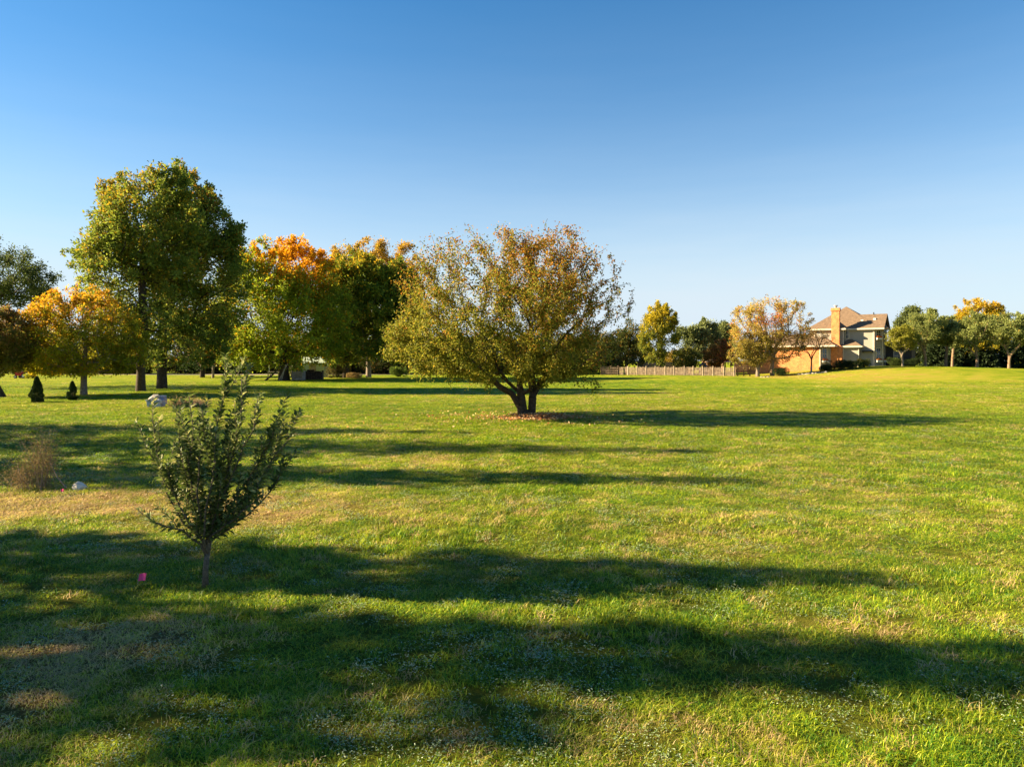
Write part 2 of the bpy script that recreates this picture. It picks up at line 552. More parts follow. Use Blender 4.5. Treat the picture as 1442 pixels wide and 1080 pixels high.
def strip(name, x0, x1, y0, y1, m, lift=0.012, seed=3, amp=0.4):
    rng = np.random.default_rng(seed)
    k = 40
    b = MB()
    xs = np.linspace(x0, x1, k)
    for q in range(k - 1):
        xa, xb = xs[q], xs[q + 1]
        ya0, ya1 = y0 + amp * math.sin(xa * 0.2), y0 + amp * math.sin(xb * 0.2)
        b.poly([(xa, ya0, gz(xa, ya0) + lift), (xb, ya1, gz(xb, ya1) + lift), (xb, ya1 + y1 - y0, gz(xb, ya1 + y1 - y0) + lift), (xa, ya0 + y1 - y0, gz(xa, ya0 + y1 - y0) + lift)])
    return tag(b.build(name, m), kind="structure")
M_DIRT = simple("gravel", [(0.35, (0.22, 0.17, 0.12)), (0.65, (0.38, 0.31, 0.24))], 3, 0.95, 0.3, 0.02)
strip("path", -75, -14, 117, 121.5, M_DIRT)
strip("path", 58, 110, 113.5, 116, M_DIRT, amp=0.2)

# ------------------------------------------------------------------ grass (instanced tufts)
def grass_material():
    m, nt, n, l, b = mat("grass")
    at = n.new("ShaderNodeAttribute"); at.attribute_type = 'INSTANCER'; at.attribute_name = "dry"
    ti = n.new("ShaderNodeAttribute"); ti.attribute_type = 'INSTANCER'; ti.attribute_name = "tint"
    bl = n.new("ShaderNodeAttribute"); bl.attribute_name = "blade"
    ma = n.new("ShaderNodeMath"); ma.operation = 'MULTIPLY_ADD'
    l.new(bl.outputs["Fac"], ma.inputs[0]); ma.inputs[1].default_value = 0.42; l.new(at.outputs["Fac"], ma.inputs[2])
    mb = n.new("ShaderNodeMath"); mb.operation = 'SUBTRACT'; l.new(ma.outputs[0], mb.inputs[0]); mb.inputs[1].default_value = 0.14
    r = ramp(nt, mb.outputs[0], [(0.0, (0.060, 0.165, 0.006)), (0.22, (0.295, 0.350, 0.009)), (0.5, (0.42, 0.41, 0.040)), (0.75, (0.46, 0.36, 0.13)), (1.0, (0.50, 0.34, 0.17))])
    hs = n.new("ShaderNodeHueSaturation")
    mv = n.new("ShaderNodeMath"); mv.operation = 'MULTIPLY_ADD'
    l.new(ti.outputs["Fac"], mv.inputs[0]); mv.inputs[1].default_value = 1.0; mv.inputs[2].default_value = 0.72
    l.new(mv.outputs[0], hs.inputs["Value"]); l.new(r.outputs[0], hs.inputs["Color"])
    l.new(hs.outputs[0], b.inputs["Base Color"])
    b.inputs["Roughness"].default_value = 0.5
    b.inputs["Specular IOR Level"].default_value = 0.35
    tr = n.new("ShaderNodeBsdfTranslucent"); l.new(hs.outputs[0], tr.inputs[0])
    mx = n.new("ShaderNodeMixShader"); mx.inputs[0].default_value = 0.46
    l.new(b.outputs[0], mx.inputs[1]); l.new(tr.outputs[0], mx.inputs[2]); l.new(mx.outputs[0], n["Material Output"].inputs[0])
    return m
M_GRASS = grass_material()
M_CLOVER = simple("broad_leaves", [(0.3, (0.06, 0.12, 0.02)), (0.5, (0.16, 0.23, 0.07)), (0.62, (0.50, 0.52, 0.40))], 60, 0.5, 0, 0, spec=0.4)

src = bpy.data.collections.new("grass sources")
def tuft(rng, nb, rad, hmin, hmax, w, lean, flat=False):
    V3, V4, b3, b4 = [], [], [], []
    verts, faces, bv = [], [], []
    for q in range(nb):
        a = rng.random() * 6.283; rr = rad * math.sqrt(rng.random())
        x, y = rr * math.cos(a), rr * math.sin(a)
        h = hmin + (hmax - hmin) * rng.random() ** 1.3
        la = rng.random() * 6.283; ln = lean * (0.3 + rng.random()) * h
        dx, dy = ln * math.cos(la), ln * math.sin(la)
        fa = la + 1.57 + (rng.random() - .5) * 1.2
        sx, sy = math.cos(fa) * w / 2, math.sin(fa) * w / 2
        i = len(verts)
        verts += [(x - sx, y - sy, -0.01), (x + sx, y + sy, -0.01),
                  (x + dx * .35 + sx * .9, y + dy * .35 + sy * .9, h * .6), (x + dx * .35 - sx * .9, y + dy * .35 - sy * .9, h * .6),
                  (x + dx, y + dy, h * (1 - 0.35 * min(1.8, lean * rng.random())))]
        faces += [(i, i + 1, i + 2, i + 3), (i + 3, i + 2, i + 4)]
        v = rng.random()
        bv += [v, v]
    me = bpy.data.meshes.new("grass_tuft")
    me.from_pydata(verts, [], faces)
    at = me.attributes.new("blade", 'FLOAT', 'FACE'); at.data.foreach_set("value", np.array(bv, np.float32))
    me.materials.append(M_GRASS)
    o = bpy.data.objects.new("grass_tuft", me); src.objects.link(o)
def broad_tuft(rng, nb, rad, s):
    verts, faces = [], []
    for q in range(nb):
        a = rng.random() * 6.283; rr = rad * math.sqrt(rng.random())
        x, y, z = rr * math.cos(a), rr * math.sin(a), 0.02 + 0.045 * rng.random()
        la = rng.random() * 6.283; L = s * (0.6 + rng.random() * .8)
        ux, uy = math.cos(la), math.sin(la); t = (rng.random() - .4) * .7; tw = (rng.random() - .5) * .8
        i = len(verts)
        W = L * .27
        verts += [(x, y, z), (x + ux * L * .5 - uy * W, y + uy * L * .5 + ux * W, z + L * t * .6 + W * tw), (x + ux * L, y + uy * L, z + L * t * .6),
                  (x + ux * L * .5 + uy * W, y + uy * L * .5 - ux * W, z + L * t * .6 - W * tw)]
        faces.append((i, i + 1, i + 2, i + 3))
    me = bpy.data.meshes.new("weed_tuft"); me.from_pydata(verts, [], faces); me.materials.append(M_CLOVER)
    o = bpy.data.objects.new("weed_tuft", me); src.objects.link(o)
_r = np.random.default_rng(11)
for _ in range(5): tuft(_r, 28, 0.09, 0.018, 0.055, 0.0042, 1.7)       # 0-4 mown
for _ in range(2): tuft(_r, 20, 0.075, 0.03, 0.085, 0.0050, 1.6)          # 5-6 long
for _ in range(2): tuft(_r, 24, 0.10, 0.015, 0.05, 0.0050, 1.8)         # 7-8 flattened
for _ in range(2): broad_tuft(_r, 12, 0.085, 0.021)                       # 9-10

def scatter_grass():
    rng = np.random.default_rng(77)
    P, S, K, D, T = [], [], [], [], []
    zones = [(2.6, 5.2, 420, 0.95, 1.0), (5.2, 8.5, 300, 1.15, 1.0), (8.5, 13, 170, 1.45, 1.05), (13, 20, 85, 1.9, 1.15), (20, 32, 36, 2.7, 1.25), (32, 52, 7, 4.2, 1.3), (52, 78, 1.6, 6.0, 1.4)]
    for (ya, yb, dens, sxy, sz) in zones:
        wa = 0.74 * yb + 2.6
        n = int(dens * (yb - ya) * 2 * wa)
        y = ya + (yb - ya) * rng.random(n); x = (rng.random(n) * 2 - 1) * wa
        keep = np.abs(x) < 0.74 * y + 2.6
        x, y = x[keep], y[keep]; n = len(x)
        cl = fbm(x * 1.3, y * 1.3, 61, 3)            # thick and thin places
        cf = fbm(x * 4.5, y * 4.5, 63, 2)
        keep = rng.random(n) < np.clip(-0.48 + 0.43 * sstep(7, 16, y) + 1.1 * cl + 1.3 * cf, 0.06, 1)
        keep &= np.hypot(x - 0.75, (y - 28.7) * 1.0) > 1.35
        x, y, cl = x[keep], y[keep], cl[keep]; n = len(x)
        z = ground_h(x, y)
        dr = dry_f(x, y)
        hi = fbm(x * 0.8, y * 0.8, 71, 3)
        k = rng.integers(0, 5, n)
        lng = (hi + 0.35 * rng.random(n) > 0.84) & (y < 22) & (dr < 0.5)
        k = np.where(lng, rng.integers(5, 7, n), k)
        k = np.where((dr > 0.42) & (rng.random(n) < 0.35), rng.integers(7, 9, n), k)
        dmix = np.where(rng.random(n) < np.clip(dr * 1.5 - 0.15, 0, 1), 0.45 + 0.55 * rng.random(n), dr * 0.45)
        wd = fbm(x * 2.2 + 9, y * 2.2, 81, 3) + 0.09 * sstep(11, 5, y) * sstep(5, 1, np.abs(x + .5))
        wk = (wd + 0.12 * rng.random(n) > 0.685) & (rng.random(n) < 0.5) & (y < 24) 
        k = np.where(wk, rng.integers(9, 11, n), k)
        s = sxy * (0.75 + 0.5 * rng.random(n)) * np.where(wk, 0.75, 1)
        hz_ = sz * 0.85 * (0.6 + 0.7 * rng.random(n)) * (0.4 + 1.0 * hi) * np.where(dr > 0.5, 0.8, 1.0)
        tall = np.where((np.hypot(x + 3.13, y - 7.26) < 0.9), 1.25, 1.0)
        P.append(np.stack([x, y, z], 1)); S.append(np.stack([s, s, hz_ * tall * np.where(wk, 1.0, 1.0)], 1)); K.append(k); D.append(dmix)
        T.append(np.clip(0.55 * rng.random(n) + 0.5 * fbm(x * 0.5, y * 0.5, 91, 3) + 0.7 * (fbm(x * 2.4, y * 2.4, 93, 2) - 0.5) - 0.05, 0, 1))
    P = np.concatenate(P); S = np.concatenate(S); K = np.concatenate(K); D = np.concatenate(D); T = np.concatenate(T)
    n = len(P)
    print("grass tufts", n)
    me = bpy.data.meshes.new("grass"); me.vertices.add(n)
    me.vertices.foreach_set("co", P.reshape(-1).astype(np.float32))
    R = np.stack([(rng.random(n) - .5) * .25, (rng.random(n) - .5) * .25, rng.random(n) * 6.283], 1)
    a = me.attributes.new("scl", 'FLOAT_VECTOR', 'POINT'); a.data.foreach_set("vector", S.reshape(-1).astype(np.float32))
    a = me.attributes.new("rot", 'FLOAT_VECTOR', 'POINT'); a.data.foreach_set("vector", R.reshape(-1).astype(np.float32))
    a = me.attributes.new("pick", 'INT', 'POINT'); a.data.foreach_set("value", K.astype(np.int32))
    a = me.attributes.new("dry", 'FLOAT', 'POINT'); a.data.foreach_set("value", D.astype(np.float32))
    a = me.attributes.new("tint", 'FLOAT', 'POINT'); a.data.foreach_set("value", T.astype(np.float32))
    me.update()
    o = link("grass", me); o["kind"] = "stuff"; o["label"] = "short mown green and yellowish grass covering the field"; o["category"] = "grass"
    ng = bpy.data.node_groups.new("grass_on_points", 'GeometryNodeTree')
    ng.interface.new_socket("Geometry", in_out='INPUT', socket_type='NodeSocketGeometry')
    ng.interface.new_socket("Geometry", in_out='OUTPUT', socket_type='NodeSocketGeometry')
    gi = ng.nodes.new("NodeGroupInput"); go = ng.nodes.new("NodeGroupOutput")
    ci = ng.nodes.new("GeometryNodeCollectionInfo"); ci.inputs["Collection"].default_value = src
    ci.inputs["Separate Children"].default_value = True; ci.inputs["Reset Children"].default_value = True
    ip = ng.nodes.new("GeometryNodeInstanceOnPoints"); ip.inputs["Pick Instance"].default_value = True
    def na(name, t):
        q = ng.nodes.new("GeometryNodeInputNamedAttribute"); q.data_type = t; q.inputs["Name"].default_value = name
        return q.outputs["Attribute"]
    mp = ng.nodes.new("GeometryNodeMeshToPoints")
    L = ng.links
    L.new(gi.outputs[0], mp.inputs["Mesh"]); L.new(mp.outputs[0], ip.inputs["Points"])
    L.new(ci.outputs[0], ip.inputs["Instance"])
    L.new(na("pick", 'INT'), ip.inputs["Instance Index"])
    er = ng.nodes.new("FunctionNodeEulerToRotation"); L.new(na("rot", 'FLOAT_VECTOR'), er.inputs[0]); L.new(er.outputs[0], ip.inputs["Rotation"])
    L.new(na("scl", 'FLOAT_VECTOR'), ip.inputs["Scale"])
    L.new(ip.outputs[0], go.inputs[0])
    md = o.modifiers.new("grass", 'NODES'); md.node_group = ng
scatter_grass()

# ------------------------------------------------------------------ central multi-stem tree
def pos_at(px, py):
    Y = YG(py); X = PX(px, Y); return X, Y
def loc_at(px, Y): X = PX(px, Y); return (X, Y, gz(X, Y))

def central_tree():
    X, Y = 0.55, 29.0
    rng = np.random.default_rng(5)
    root = empty("fruit_tree", (X, Y, gz(X, Y)), "wide spreading multi stemmed tree with golden brown leaves alone in the middle of the lawn", "tree")
    lobes = [(-0.6, 0, 4.4, 4.9, 4.4, 3.25, 6, 2.3), (-3.4, 0, 3.2, 2.5, 2.6, 1.5, 1.4, 2.0), (1.3, -0.6, 5.0, 2.6, 3.0, 2.7, 1.3, 2.0), (1.5, 0, 3.0, 2.2, 2.5, 1.3, .8, 2)]
    n = 1050
    tips = crown_tips(rng, n, lobes, 0.5, zmin=1.7)
    # thinner on the right
    keep = ~((tips[:, 0] > 2.6) & (rng.random(len(tips)) < 0.35))
    tips = tips[keep]
    right = [(3.9, -0.4, 6.3), (4.3, 0.3, 5.5), (4.35, 0, 5.2), (4.2, 0.6, 4.6), (4.0, -.5, 4.2), (3.6, 0, 3.5), (3.3, .5, 3.1), (4.4, .2, 5.0), (4.1, -.3, 3.8), (-4.3, 0, 7.2), (-3.9, .6, 7.5), (-4.5, 0, 6.6), (-2.4, .3, 7.9), (3.3, 0, 6.9), (2.2, 0, 7.6), (3.0, .2, 1.6), (2.7, -.6, 1.45), (2.9, -.3, 1.35), (.9, 0, 8.1), (1.4, .4, 8.0)]
    tips = np.concatenate([tips, np.array(right)])
    # two main stems and their limbs are laid by hand
    nodes0 = [(0.03, 0, -0.15), (-0.13, 0, 0.25), (-0.19, 0, 0.95), (-0.26, 0.05, 1.5), (-0.32, 0.2, 2.1),
              (0.26, 0.05, 0.22), (0.29, 0.05, 0.8), (0.58, 0.1, 1.35), (1.05, 0.2, 2.0), (1.3, 0.3, 2.8),
              (-0.55, -0.1, 0.95), (-1.05, -0.3, 1.25), (-1.55, -0.5, 1.8), (-2.3, -0.7, 2.4), (-3.0, -0.8, 3.1),
              (-0.75, 0.3, 1.45), (-1.2, 0.6, 2.1), (0.20, -0.25, 1.1), (0.15, -0.7, 1.6), (0.3, -1.3, 2.4), (-0.05, 0.1, 2.2), (0.1, 0.2, 3.2),
              (0.35, 0.3, 1.3), (0.25, 0.7, 2.0), (0.3, 1.4, 2.9), (-0.6, 1.2, 2.4), (-0.8, -1.1, 2.3)]
    par0 = [-1, 0, 1, 2, 3, 0, 5, 6, 7, 8, 1, 10, 11, 12, 13, 2, 15, 2, 17, 18, 3, 20, 6, 22, 23, 16, 18]
    A = [np.array(p, float) for p in nodes0]; par = list(par0)
    pl = [0.0] * len(A)
    for i in range(1, len(A)): pl[i] = pl[par[i]] + np.linalg.norm(A[i] - A[par[i]])
    use = [i for i in range(len(A)) if A[i][2] > 1.2]
    cap = len(tips) * 12 + 60
    B = np.full((cap, 3), 1e6); PL = np.zeros(cap); B[use] = np.array(A)[use]; PL[:len(A)] = pl
    dirs = [unit(A[i] - A[par[i]]) if par[i] >= 0 else np.array([0, 0, 1.0]) for i in range(len(A))]
    n = len(A); tid = []
    for ti in np.argsort(np.linalg.norm(tips - np.array([0, 0, 1.6]), axis=1) + rng.random(len(tips)) * 1.2):
        t = tips[ti]; d = t - B[:n]; dist = np.linalg.norm(d, axis=1)
        cost = dist * (1 + 0.5 * np.clip(-d[:, 2] / dist, 0, 1)) + 0.55 * PL[:n]
        j = int(np.argmin(cost)); L = dist[j]; k = int(min(10, max(2, round(L / 0.35))))
        p0 = A[j]; prev = j
        for q in range(1, k + 1):
            s = q / k
            p = (1 - s) ** 2 * p0 + 2 * s * (1 - s) * (p0 + dirs[j] * L * .35) + s * s * t + (rng.normal(size=3) * 0.02 if q < k else 0)
            A.append(p); B[n] = p; par.append(prev); PL[n] = PL[prev] + L / k; dirs.append(unit(p - A[prev])); prev = n; n += 1
        tid.append(n - 1)
    nodes = np.array(A); par = np.array(par); tid = np.array(tid)
    r = radii(nodes, par, 0.29, 0.0065, 2.3)
    skeleton_mesh("trunk", nodes, par, r, M_BARK, root, 1.25)
    # leaves hang along the shoots
    N = 112000
    dens = np.where(nodes[tid][:, 0] > 2.7, 0.35, 1.0) * (0.4 + rng.random(len(tid))) * np.where(nodes[tid][:, 2] > 6.6, 0.75, 1.0)
    cnt = rng.multinomial(N, dens / dens.sum())
    own = np.repeat(np.arange(len(tid)), cnt); e = tid[own]
    lev = rng.integers(0, 4, len(e))
    c = e.copy()
    for q in range(1, 4):
        up = (lev >= q) & (par[c] > 26)
        c = np.where(up, par[c], c)
    p1 = nodes[c]; p0 = nodes[par[c]]
    s = rng.random(len(e))[:, None] * 1.1
    sp = np.where(nodes[e][:, 0] > 2.7, 0.06, 0.13)[:, None]
    pos = p0 + (p1 - p0) * s + rng.normal(size=(len(e), 3)) * sp
    low = nodes[e][:, 2] < 3.2
    pos[:, 2] -= np.abs(rng.normal(size=len(e))) * np.where(low, 0.13, 0.05)
    ax = unit(unit(p1 - p0) * 0.4 + rng.normal(size=(len(e), 3)) * 0.55 + np.array([0, 0, -0.55]))
    z = pos[:, 2]; x = pos[:, 0]
    tn = rng.random(len(tid))[own]
    hi = np.clip((z - 2.8) / 5.0 + 0.10 * np.clip(x, -2, 3) + (tn - 0.5) * 0.6, 0, 1)
    k = rng.random(len(e))
    green = np.array([0.11, 0.145, 0.016]); ygr = np.array([0.27, 0.235, 0.026]); org = np.array([0.40, 0.19, 0.022]); brn = np.array([0.21, 0.10, 0.022]); gold = np.array([0.36, 0.24, 0.03])
    m = rng.random((len(e), 1))
    col = green + (ygr - green) * m
    col = np.where((k < hi * 0.72)[:, None], brn + (org - brn) * m, col)
    col = np.where(((k > 0.95))[:, None], gold, col)
    col = col * (0.75 + 0.5 * rng.random((len(e), 1)))
    sz = 0.092 * (0.65 + 0.7 * rng.random(len(e)))
    quads_mesh("crown", leaf_quads(rng, pos, ax, sz, sz * 0.6), M_LEAF, col, root)
central_tree()

# mulch ring with fallen leaves under it
M_MULCH = simple("mulch", [(0.3, (0.13, 0.055, 0.028)), (0.55, (0.36, 0.17, 0.08)), (0.75, (0.52, 0.32, 0.19))], 18, 0.95, 1.0, 0.05)
def mulch_ring(name, x, y, rx, ry, h, label, seed):
    rng = np.random.default_rng(seed)
    b = MB(); R, S = 9, 36
    z0 = gz(x, y)
    for i in range(R + 1):
        for j in range(S):
            t = 2 * math.pi * j / S
            rr = (i / R) * (1 + 0.18 * math.sin(3 * t + seed) + 0.08 * math.sin(7 * t))
            px_, py_ = x + rx * rr * math.cos(t), y + ry * rr * math.sin(t)
            b.v.append((px_, py_, gz(px_, py_) + 0.004 + h * (1 - (i / R) ** 2) * (0.7 + 0.6 * rng.random()) - (0.03 if i == R else 0)))
    for i in range(R):
        for j in range(S):
            j2 = (j + 1) % S
            b.f.append((i * S + j, (i + 1) * S + j, (i + 1) * S + j2, i * S + j2))
    return tag(b.build(name, M_MULCH), label, "mulch bed")
mulch_ring("mulch_bed", 1.0, 28.8, 1.25, 0.95, 0.10, "ring of orange brown mulch round the foot of the wide multi stemmed tree", 2)
M_LITTER = leaf_material("litter", 0.15, 0.8, 0.1)
def litter(name, boxes, n, size, cols, seed, label):
    rng = np.random.default_rng(seed)
    P = []
    for (x, y, sx, sy, w) in boxes:
        k = int(n * w); P.append(np.stack([x + rng.normal(size=k) * sx, y + rng.normal(size=k) * sy], 1))
    P = np.concatenate(P); N = len(P)
    z = ground_h(P[:, 0], P[:, 1]) + 0.03 + 0.06 * rng.random(N)
    inm = ((P[:, 0] - 1.0) / 1.2) ** 2 + ((P[:, 1] - 28.8) / .9) ** 2 < 1
    z = z + inm * 0.08
    pos = np.column_stack([P, z])
    ax = unit(rng.normal(size=(N, 3)) * np.array([1, 1, .35]))
    cols = np.array(cols); c = cols[rng.integers(0, len(cols), N)] * (0.7 + 0.6 * rng.random((N, 1)))
    sz = size * (0.6 + 0.8 * rng.random(N))
    o = quads_mesh(name, leaf_quads(rng, pos, ax, sz, sz * .65), M_LITTER, c)
    tag(o, label, "fallen leaves", kind="stuff")
litter("fallen_leaves", [(0.9, 28.4, 0.9, 0.6, .30), (0.6, 28.3, 3.0, 2.0, .14), (40, 97, 5, 6, .35)], 5200, 0.075, [(0.42, 0.17, 0.06), (0.5, 0.3, 0.14), (0.3, 0.12, 0.04), (0.55, 0.42, 0.25)], 4, "scattered orange and tan fallen leaves around the tree feet")

# ------------------------------------------------------------------ apple sapling in the foreground
def leaf6(rng, pos, ax, L, W):
    """folded, arched leaf: two quads each side -> 4 quads"""
    N = len(pos)
    up = unit(np.cross(np.cross(ax, np.array([0, 0, 1.0]) + rng.normal(size=(N, 3)) * .45), ax))
    sd = np.cross(ax, up)
    L = L[:, None]; W = W[:, None]
    f = 0.16 + 0.12 * rng.random((N, 1))
    def pt(s, w, dz): return pos + ax * L * s + sd * W * w + up * (L * dz + np.abs(w) * W * f * 1.6)
    dr = -0.10 - 0.12 * rng.random((N, 1))
    m0, m1, m2, m3 = pos, pt(.33, 0, dr * .1), pt(.68, 0, dr * .5), pt(1, 0, dr * 1.3)
    l1, l2 = pt(.33, .5, dr * .1), pt(.7, .42, dr * .5)
    r1, r2 = pt(.33, -.5, dr * .1), pt(.7, -.42, dr * .5)
    Q = [np.stack([m0, l1, m1, m1 * 0.999 + m0 * 0.001], 1), np.stack([m0, m1 * 0.999 + m0 * .001, m1, r1], 1),
         np.stack([m1, l1, l2, m2], 1), np.stack([m1, m2, r2, r1], 1), np.stack([m2, l2, m3, m3 * .999 + m2 * .001], 1), np.stack([m2, m3 * .999 + m2 * .001, m3, r2], 1)]
    return np.concatenate(Q)
M_APPLE = leaf_material("apple_leaves", 0.32, 0.5, 0.18)
def sapling():
    Y = 7.26; X = PX(290, Y)
    z0 = gz(X, Y)
    rng = np.random.default_rng(8)
    root = empty("apple_sapling", (X, Y, z0), "slender upright young tree with pointed grey green leaves in the left foreground", "sapling")
    def W(px, py, dy=0.0): return np.array([PX(px, Y) - X + dy * 0.0, dy, PZ(py, Y) - z0])
    trunk = [W(289, 832), W(289, 800, .01), W(292, 778, .0)]
    # main stems (pixel way points, depth offset at the end)
    stems = [([(286, 760), (262, 735), (238, 690), (226, 640), (222, 562)], -.10), ([(288, 755), (268, 715), (252, 660), (246, 620), (240, 566)], .12),
             ([(290, 760), (283, 715), (276, 660), (283, 600), (280, 556)], -.22), ([(293, 758), (297, 700), (300, 620), (312, 560), (318, 505)], .05),
             ([(294, 760), (304, 700), (318, 630), (330, 570), (336, 512)], .25), ([(295, 758), (312, 705), (330, 650), (346, 590), (348, 532)], -.15),
             ([(296, 755), (322, 712), (352, 664), (376, 620), (388, 583)], .15), ([(297, 752), (330, 725), (362, 690), (392, 640), (414, 612)], -.1),
             ([(296, 762), (330, 738), (360, 712), (385, 672), (405, 640)], .3), ([(286, 765), (262, 745), (240, 738), (222, 728), (205, 714)], -.15),
             ([(292, 760), (288, 700), (294, 660), (305, 610), (306, 575)], -.35), ([(294, 757), (300, 712), (316, 668), (322, 628), (326, 600)], -.4),
             ([(291, 758), (275, 730), (262, 700), (258, 680), (254, 650)], -.3), ([(297, 756), (325, 735), (350, 715), (370, 700), (384, 690)], -.25),
             ([(292, 757), (290, 690), (305, 640), (318, 590), (326, 548)], .35), ([(295, 757), (318, 700), (345, 640), (366, 600), (374, 556)], -.2),
             ([(290, 757), (275, 700), (265, 650), (262, 620), (256, 596)], .3), ([(297, 753), (335, 722), (365, 680), (382, 650), (396, 600)], .1)]
    b = MB()
    b.tube(trunk, [0.036, 0.028, 0.027], 10)
    shoots = []
    for pts, dy in stems:
        P = [trunk[-1] - np.array([0, 0, 0.02])]
        for k, (px, py) in enumerate(pts):
            t = (k + 1) / len(pts); P.append(W(px, py, dy * t ** 0.8))
        # smooth
        Q = []
        for k in range(len(P) - 1):
            for s in (0, .33, .67): 
                q = P[k] * (1 - s) + P[k + 1] * s
                Q.append(q + rng.normal(size=3) * 0.006)
        Q.append(P[-1])
        n = len(Q)
        b.tube(Q, [0.012 * (1 - t / n) ** 0.9 + 0.0025 for t in range(n)], 6)
        shoots.append((Q, 3))
        # side shoots
        for q in range(int(6 + rng.integers(0, 3)) if pts[-1][1] < 700 else 1):
            i = int(rng.integers(int(n * .22), n - 2)); base = Q[i]
            out = unit(np.array([rng.normal(), rng.normal(), 0.9 + rng.random()]) + 2.4 * unit(Q[i + 1] - Q[i]) + np.array([0, 0, .5]) + 0.4 * np.array([base[0], base[1], 0]))
            L = 0.16 + 0.34 * rng.random()
            side = unit(np.cross(out, rng.normal(size=3)))
            R = [base + out * L * s + np.array([0, 0, 1]) * 0.12 * L * s * s + side * 0.02 * math.sin(s * 5) for s in (0, .25, .5, .75, 1)]
            b.tube(R, [0.0055, 0.0045, 0.0035, 0.003, 0.002], 4)
            shoots.append((R, 0))
    b.build("trunk", M_TWIG, root, smooth=True)
    pos, ax = [], []
    for Q, st in shoots:
        Q = np.array(Q)
        seg = np.linalg.norm(np.diff(Q, axis=0), axis=1); cum = np.concatenate([[0], np.cumsum(seg)])
        s = cum[min(st, len(cum) - 2)] + 0.02; a = rng.random() * 6.28
        while s < cum[-1]:
            i = min(len(seg) - 1, int(np.searchsorted(cum, s) - 1)); t = (s - cum[i]) / seg[i]
            p = Q[i] * (1 - t) + Q[i + 1] * t; d = unit(Q[i + 1] - Q[i])
            o1 = unit(np.cross(d, np.array([0.3, 1, 0.1]))); o2 = np.cross(d, o1)
            for q in range(2 if rng.random() < .7 else 3):
                out = o1 * math.cos(a) + o2 * math.sin(a)
                pos.append(p); ax.append(unit(out + d * (0.55 + 0.6 * rng.random()) + rng.normal(size=3) * .12)); a += 2.4
            s += 0.020 + 0.012 * rng.random()
    pos, ax = np.array(pos), np.array(ax)
    # short petiole
    pos = pos + ax * 0.008
    N = len(pos)
    L = 0.067 * (0.6 + 0.6 * rng.random(N)); Wd = L * (0.42 + 0.12 * rng.random(N))
    V = leaf6(rng, pos, ax, L, Wd)
    ca, cb, cc = np.array([0.050, 0.085, 0.018]), np.array([0.17, 0.21, 0.055]), np.array([0.34, 0.34, 0.13])
    m = rng.random((N, 1)); col = ca + (cb - ca) * m
    col = np.where((rng.random(N) < 0.12)[:, None], cc, col)
    quads_mesh("crown", V, M_APPLE, np.tile(col, (6, 1)), root)
    print("sapling leaves", N)
sapling()

# ------------------------------------------------------------------ trees on the left
def rel(px, py, Y, bx):   # offset in metres of a pixel from a base pixel column at depth Y
    return PX(px, Y) - PX(bx, Y)
def lob(px0, px1, py0, py1, Y, bx, w=1, p=2.2, ry=None, cy=0):
    """a crown lobe from its pixel box"""
    X0, X1 = PX(px0, Y) - PX(bx, Y), PX(px1, Y) - PX(bx, Y)
    z1, z0 = PZ(py0, Y), PZ(py1, Y)
    rx, rz = (X1 - X0) / 2, (z1 - z0) / 2
    return ((X0 + X1) / 2, cy, (z0 + z1) / 2, rx, ry or rx * 0.9, rz, w, p)

def hz_top(z0, z1, xr=None):
    def f(pos):
        v = (pos[:, 2] - z0) / (z1 - z0)
        if xr is not None: v = v * np.clip(1 - np.abs(pos[:, 0] - xr[0]) / xr[1], 0, 1) * 1.6
        return v
    return f

# tall maple (two trees whose crowns merge)
Y = 52.3
tree("maple_tree", "tall green maple with orange tinted left top and slim dark trunk", "tree", loc_at(198, Y),
     [lob(128, 270, 275, 500, Y, 198, 4), lob(140, 290, 238, 400, Y, 198, 3, 1.75), lob(106, 210, 330, 440, Y, 198, 1), lob(120, 290, 430, 528, Y, 198, 1.3), lob(136, 170, 255, 330, Y, 198, .35), lob(118, 225, 320, 450, Y, 198, 1.6), lob(225, 262, 234, 300, Y, 198, .5)],
     1000, 58000, 0.20, trunk_line((0, 0, -.1), (0.02, 0, 1.2), (0.0, 0, 2.6), (0.15, 0.1, 5), (0.1, 0, 8), (0.2, 0, 11)), 0.30,
     palette([(0.085, 0.135, 0.016), (0.28, 0.31, 0.045), (0.42, 0.25, 0.015), (0.28, 0.22, 0.02)], lambda p: np.clip((p[:, 2] - 11.5) / 6, 0, 1) * np.clip(0.6 - p[:, 0] * .22, 0, 1)),
     21, spread=0.32, r_tip=0.012, zmin=1.6)
Y = 57.5
tree("maple_tree", "tall dark green maple with the thickest flared trunk right of the slim trunked one", "tree", loc_at(228, Y),
     [lob(212, 332, 262, 480, Y, 228, 4, 1.9), lob(245, 343, 290, 370, Y, 228, 1.2, 1.9), lob(205, 320, 400, 525, Y, 228, 1.5), lob(225, 300, 238, 330, Y, 228, 1), lob(260, 345, 330, 500, Y, 228, 2.4), lob(230, 330, 440, 526, Y, 228, 1.2)],
     1000, 60000, 0.21, trunk_line((0, 0, -.1), (0.0, 0, 1.2), (0.0, 0, 2.6), (0.4, 0.1, 5), (0.8, 0, 8), (1.2, 0, 11)), 0.37,
     palette([(0.080, 0.130, 0.016), (0.26, 0.29, 0.045), (0.30, 0.20, 0.02), (0.34, 0.15, 0.015)], lambda p: np.clip((p[:, 2] - 12.5) / 8, 0, 1) * 0.5),
     22, spread=0.36, flare=1.2, zmin=1.7)
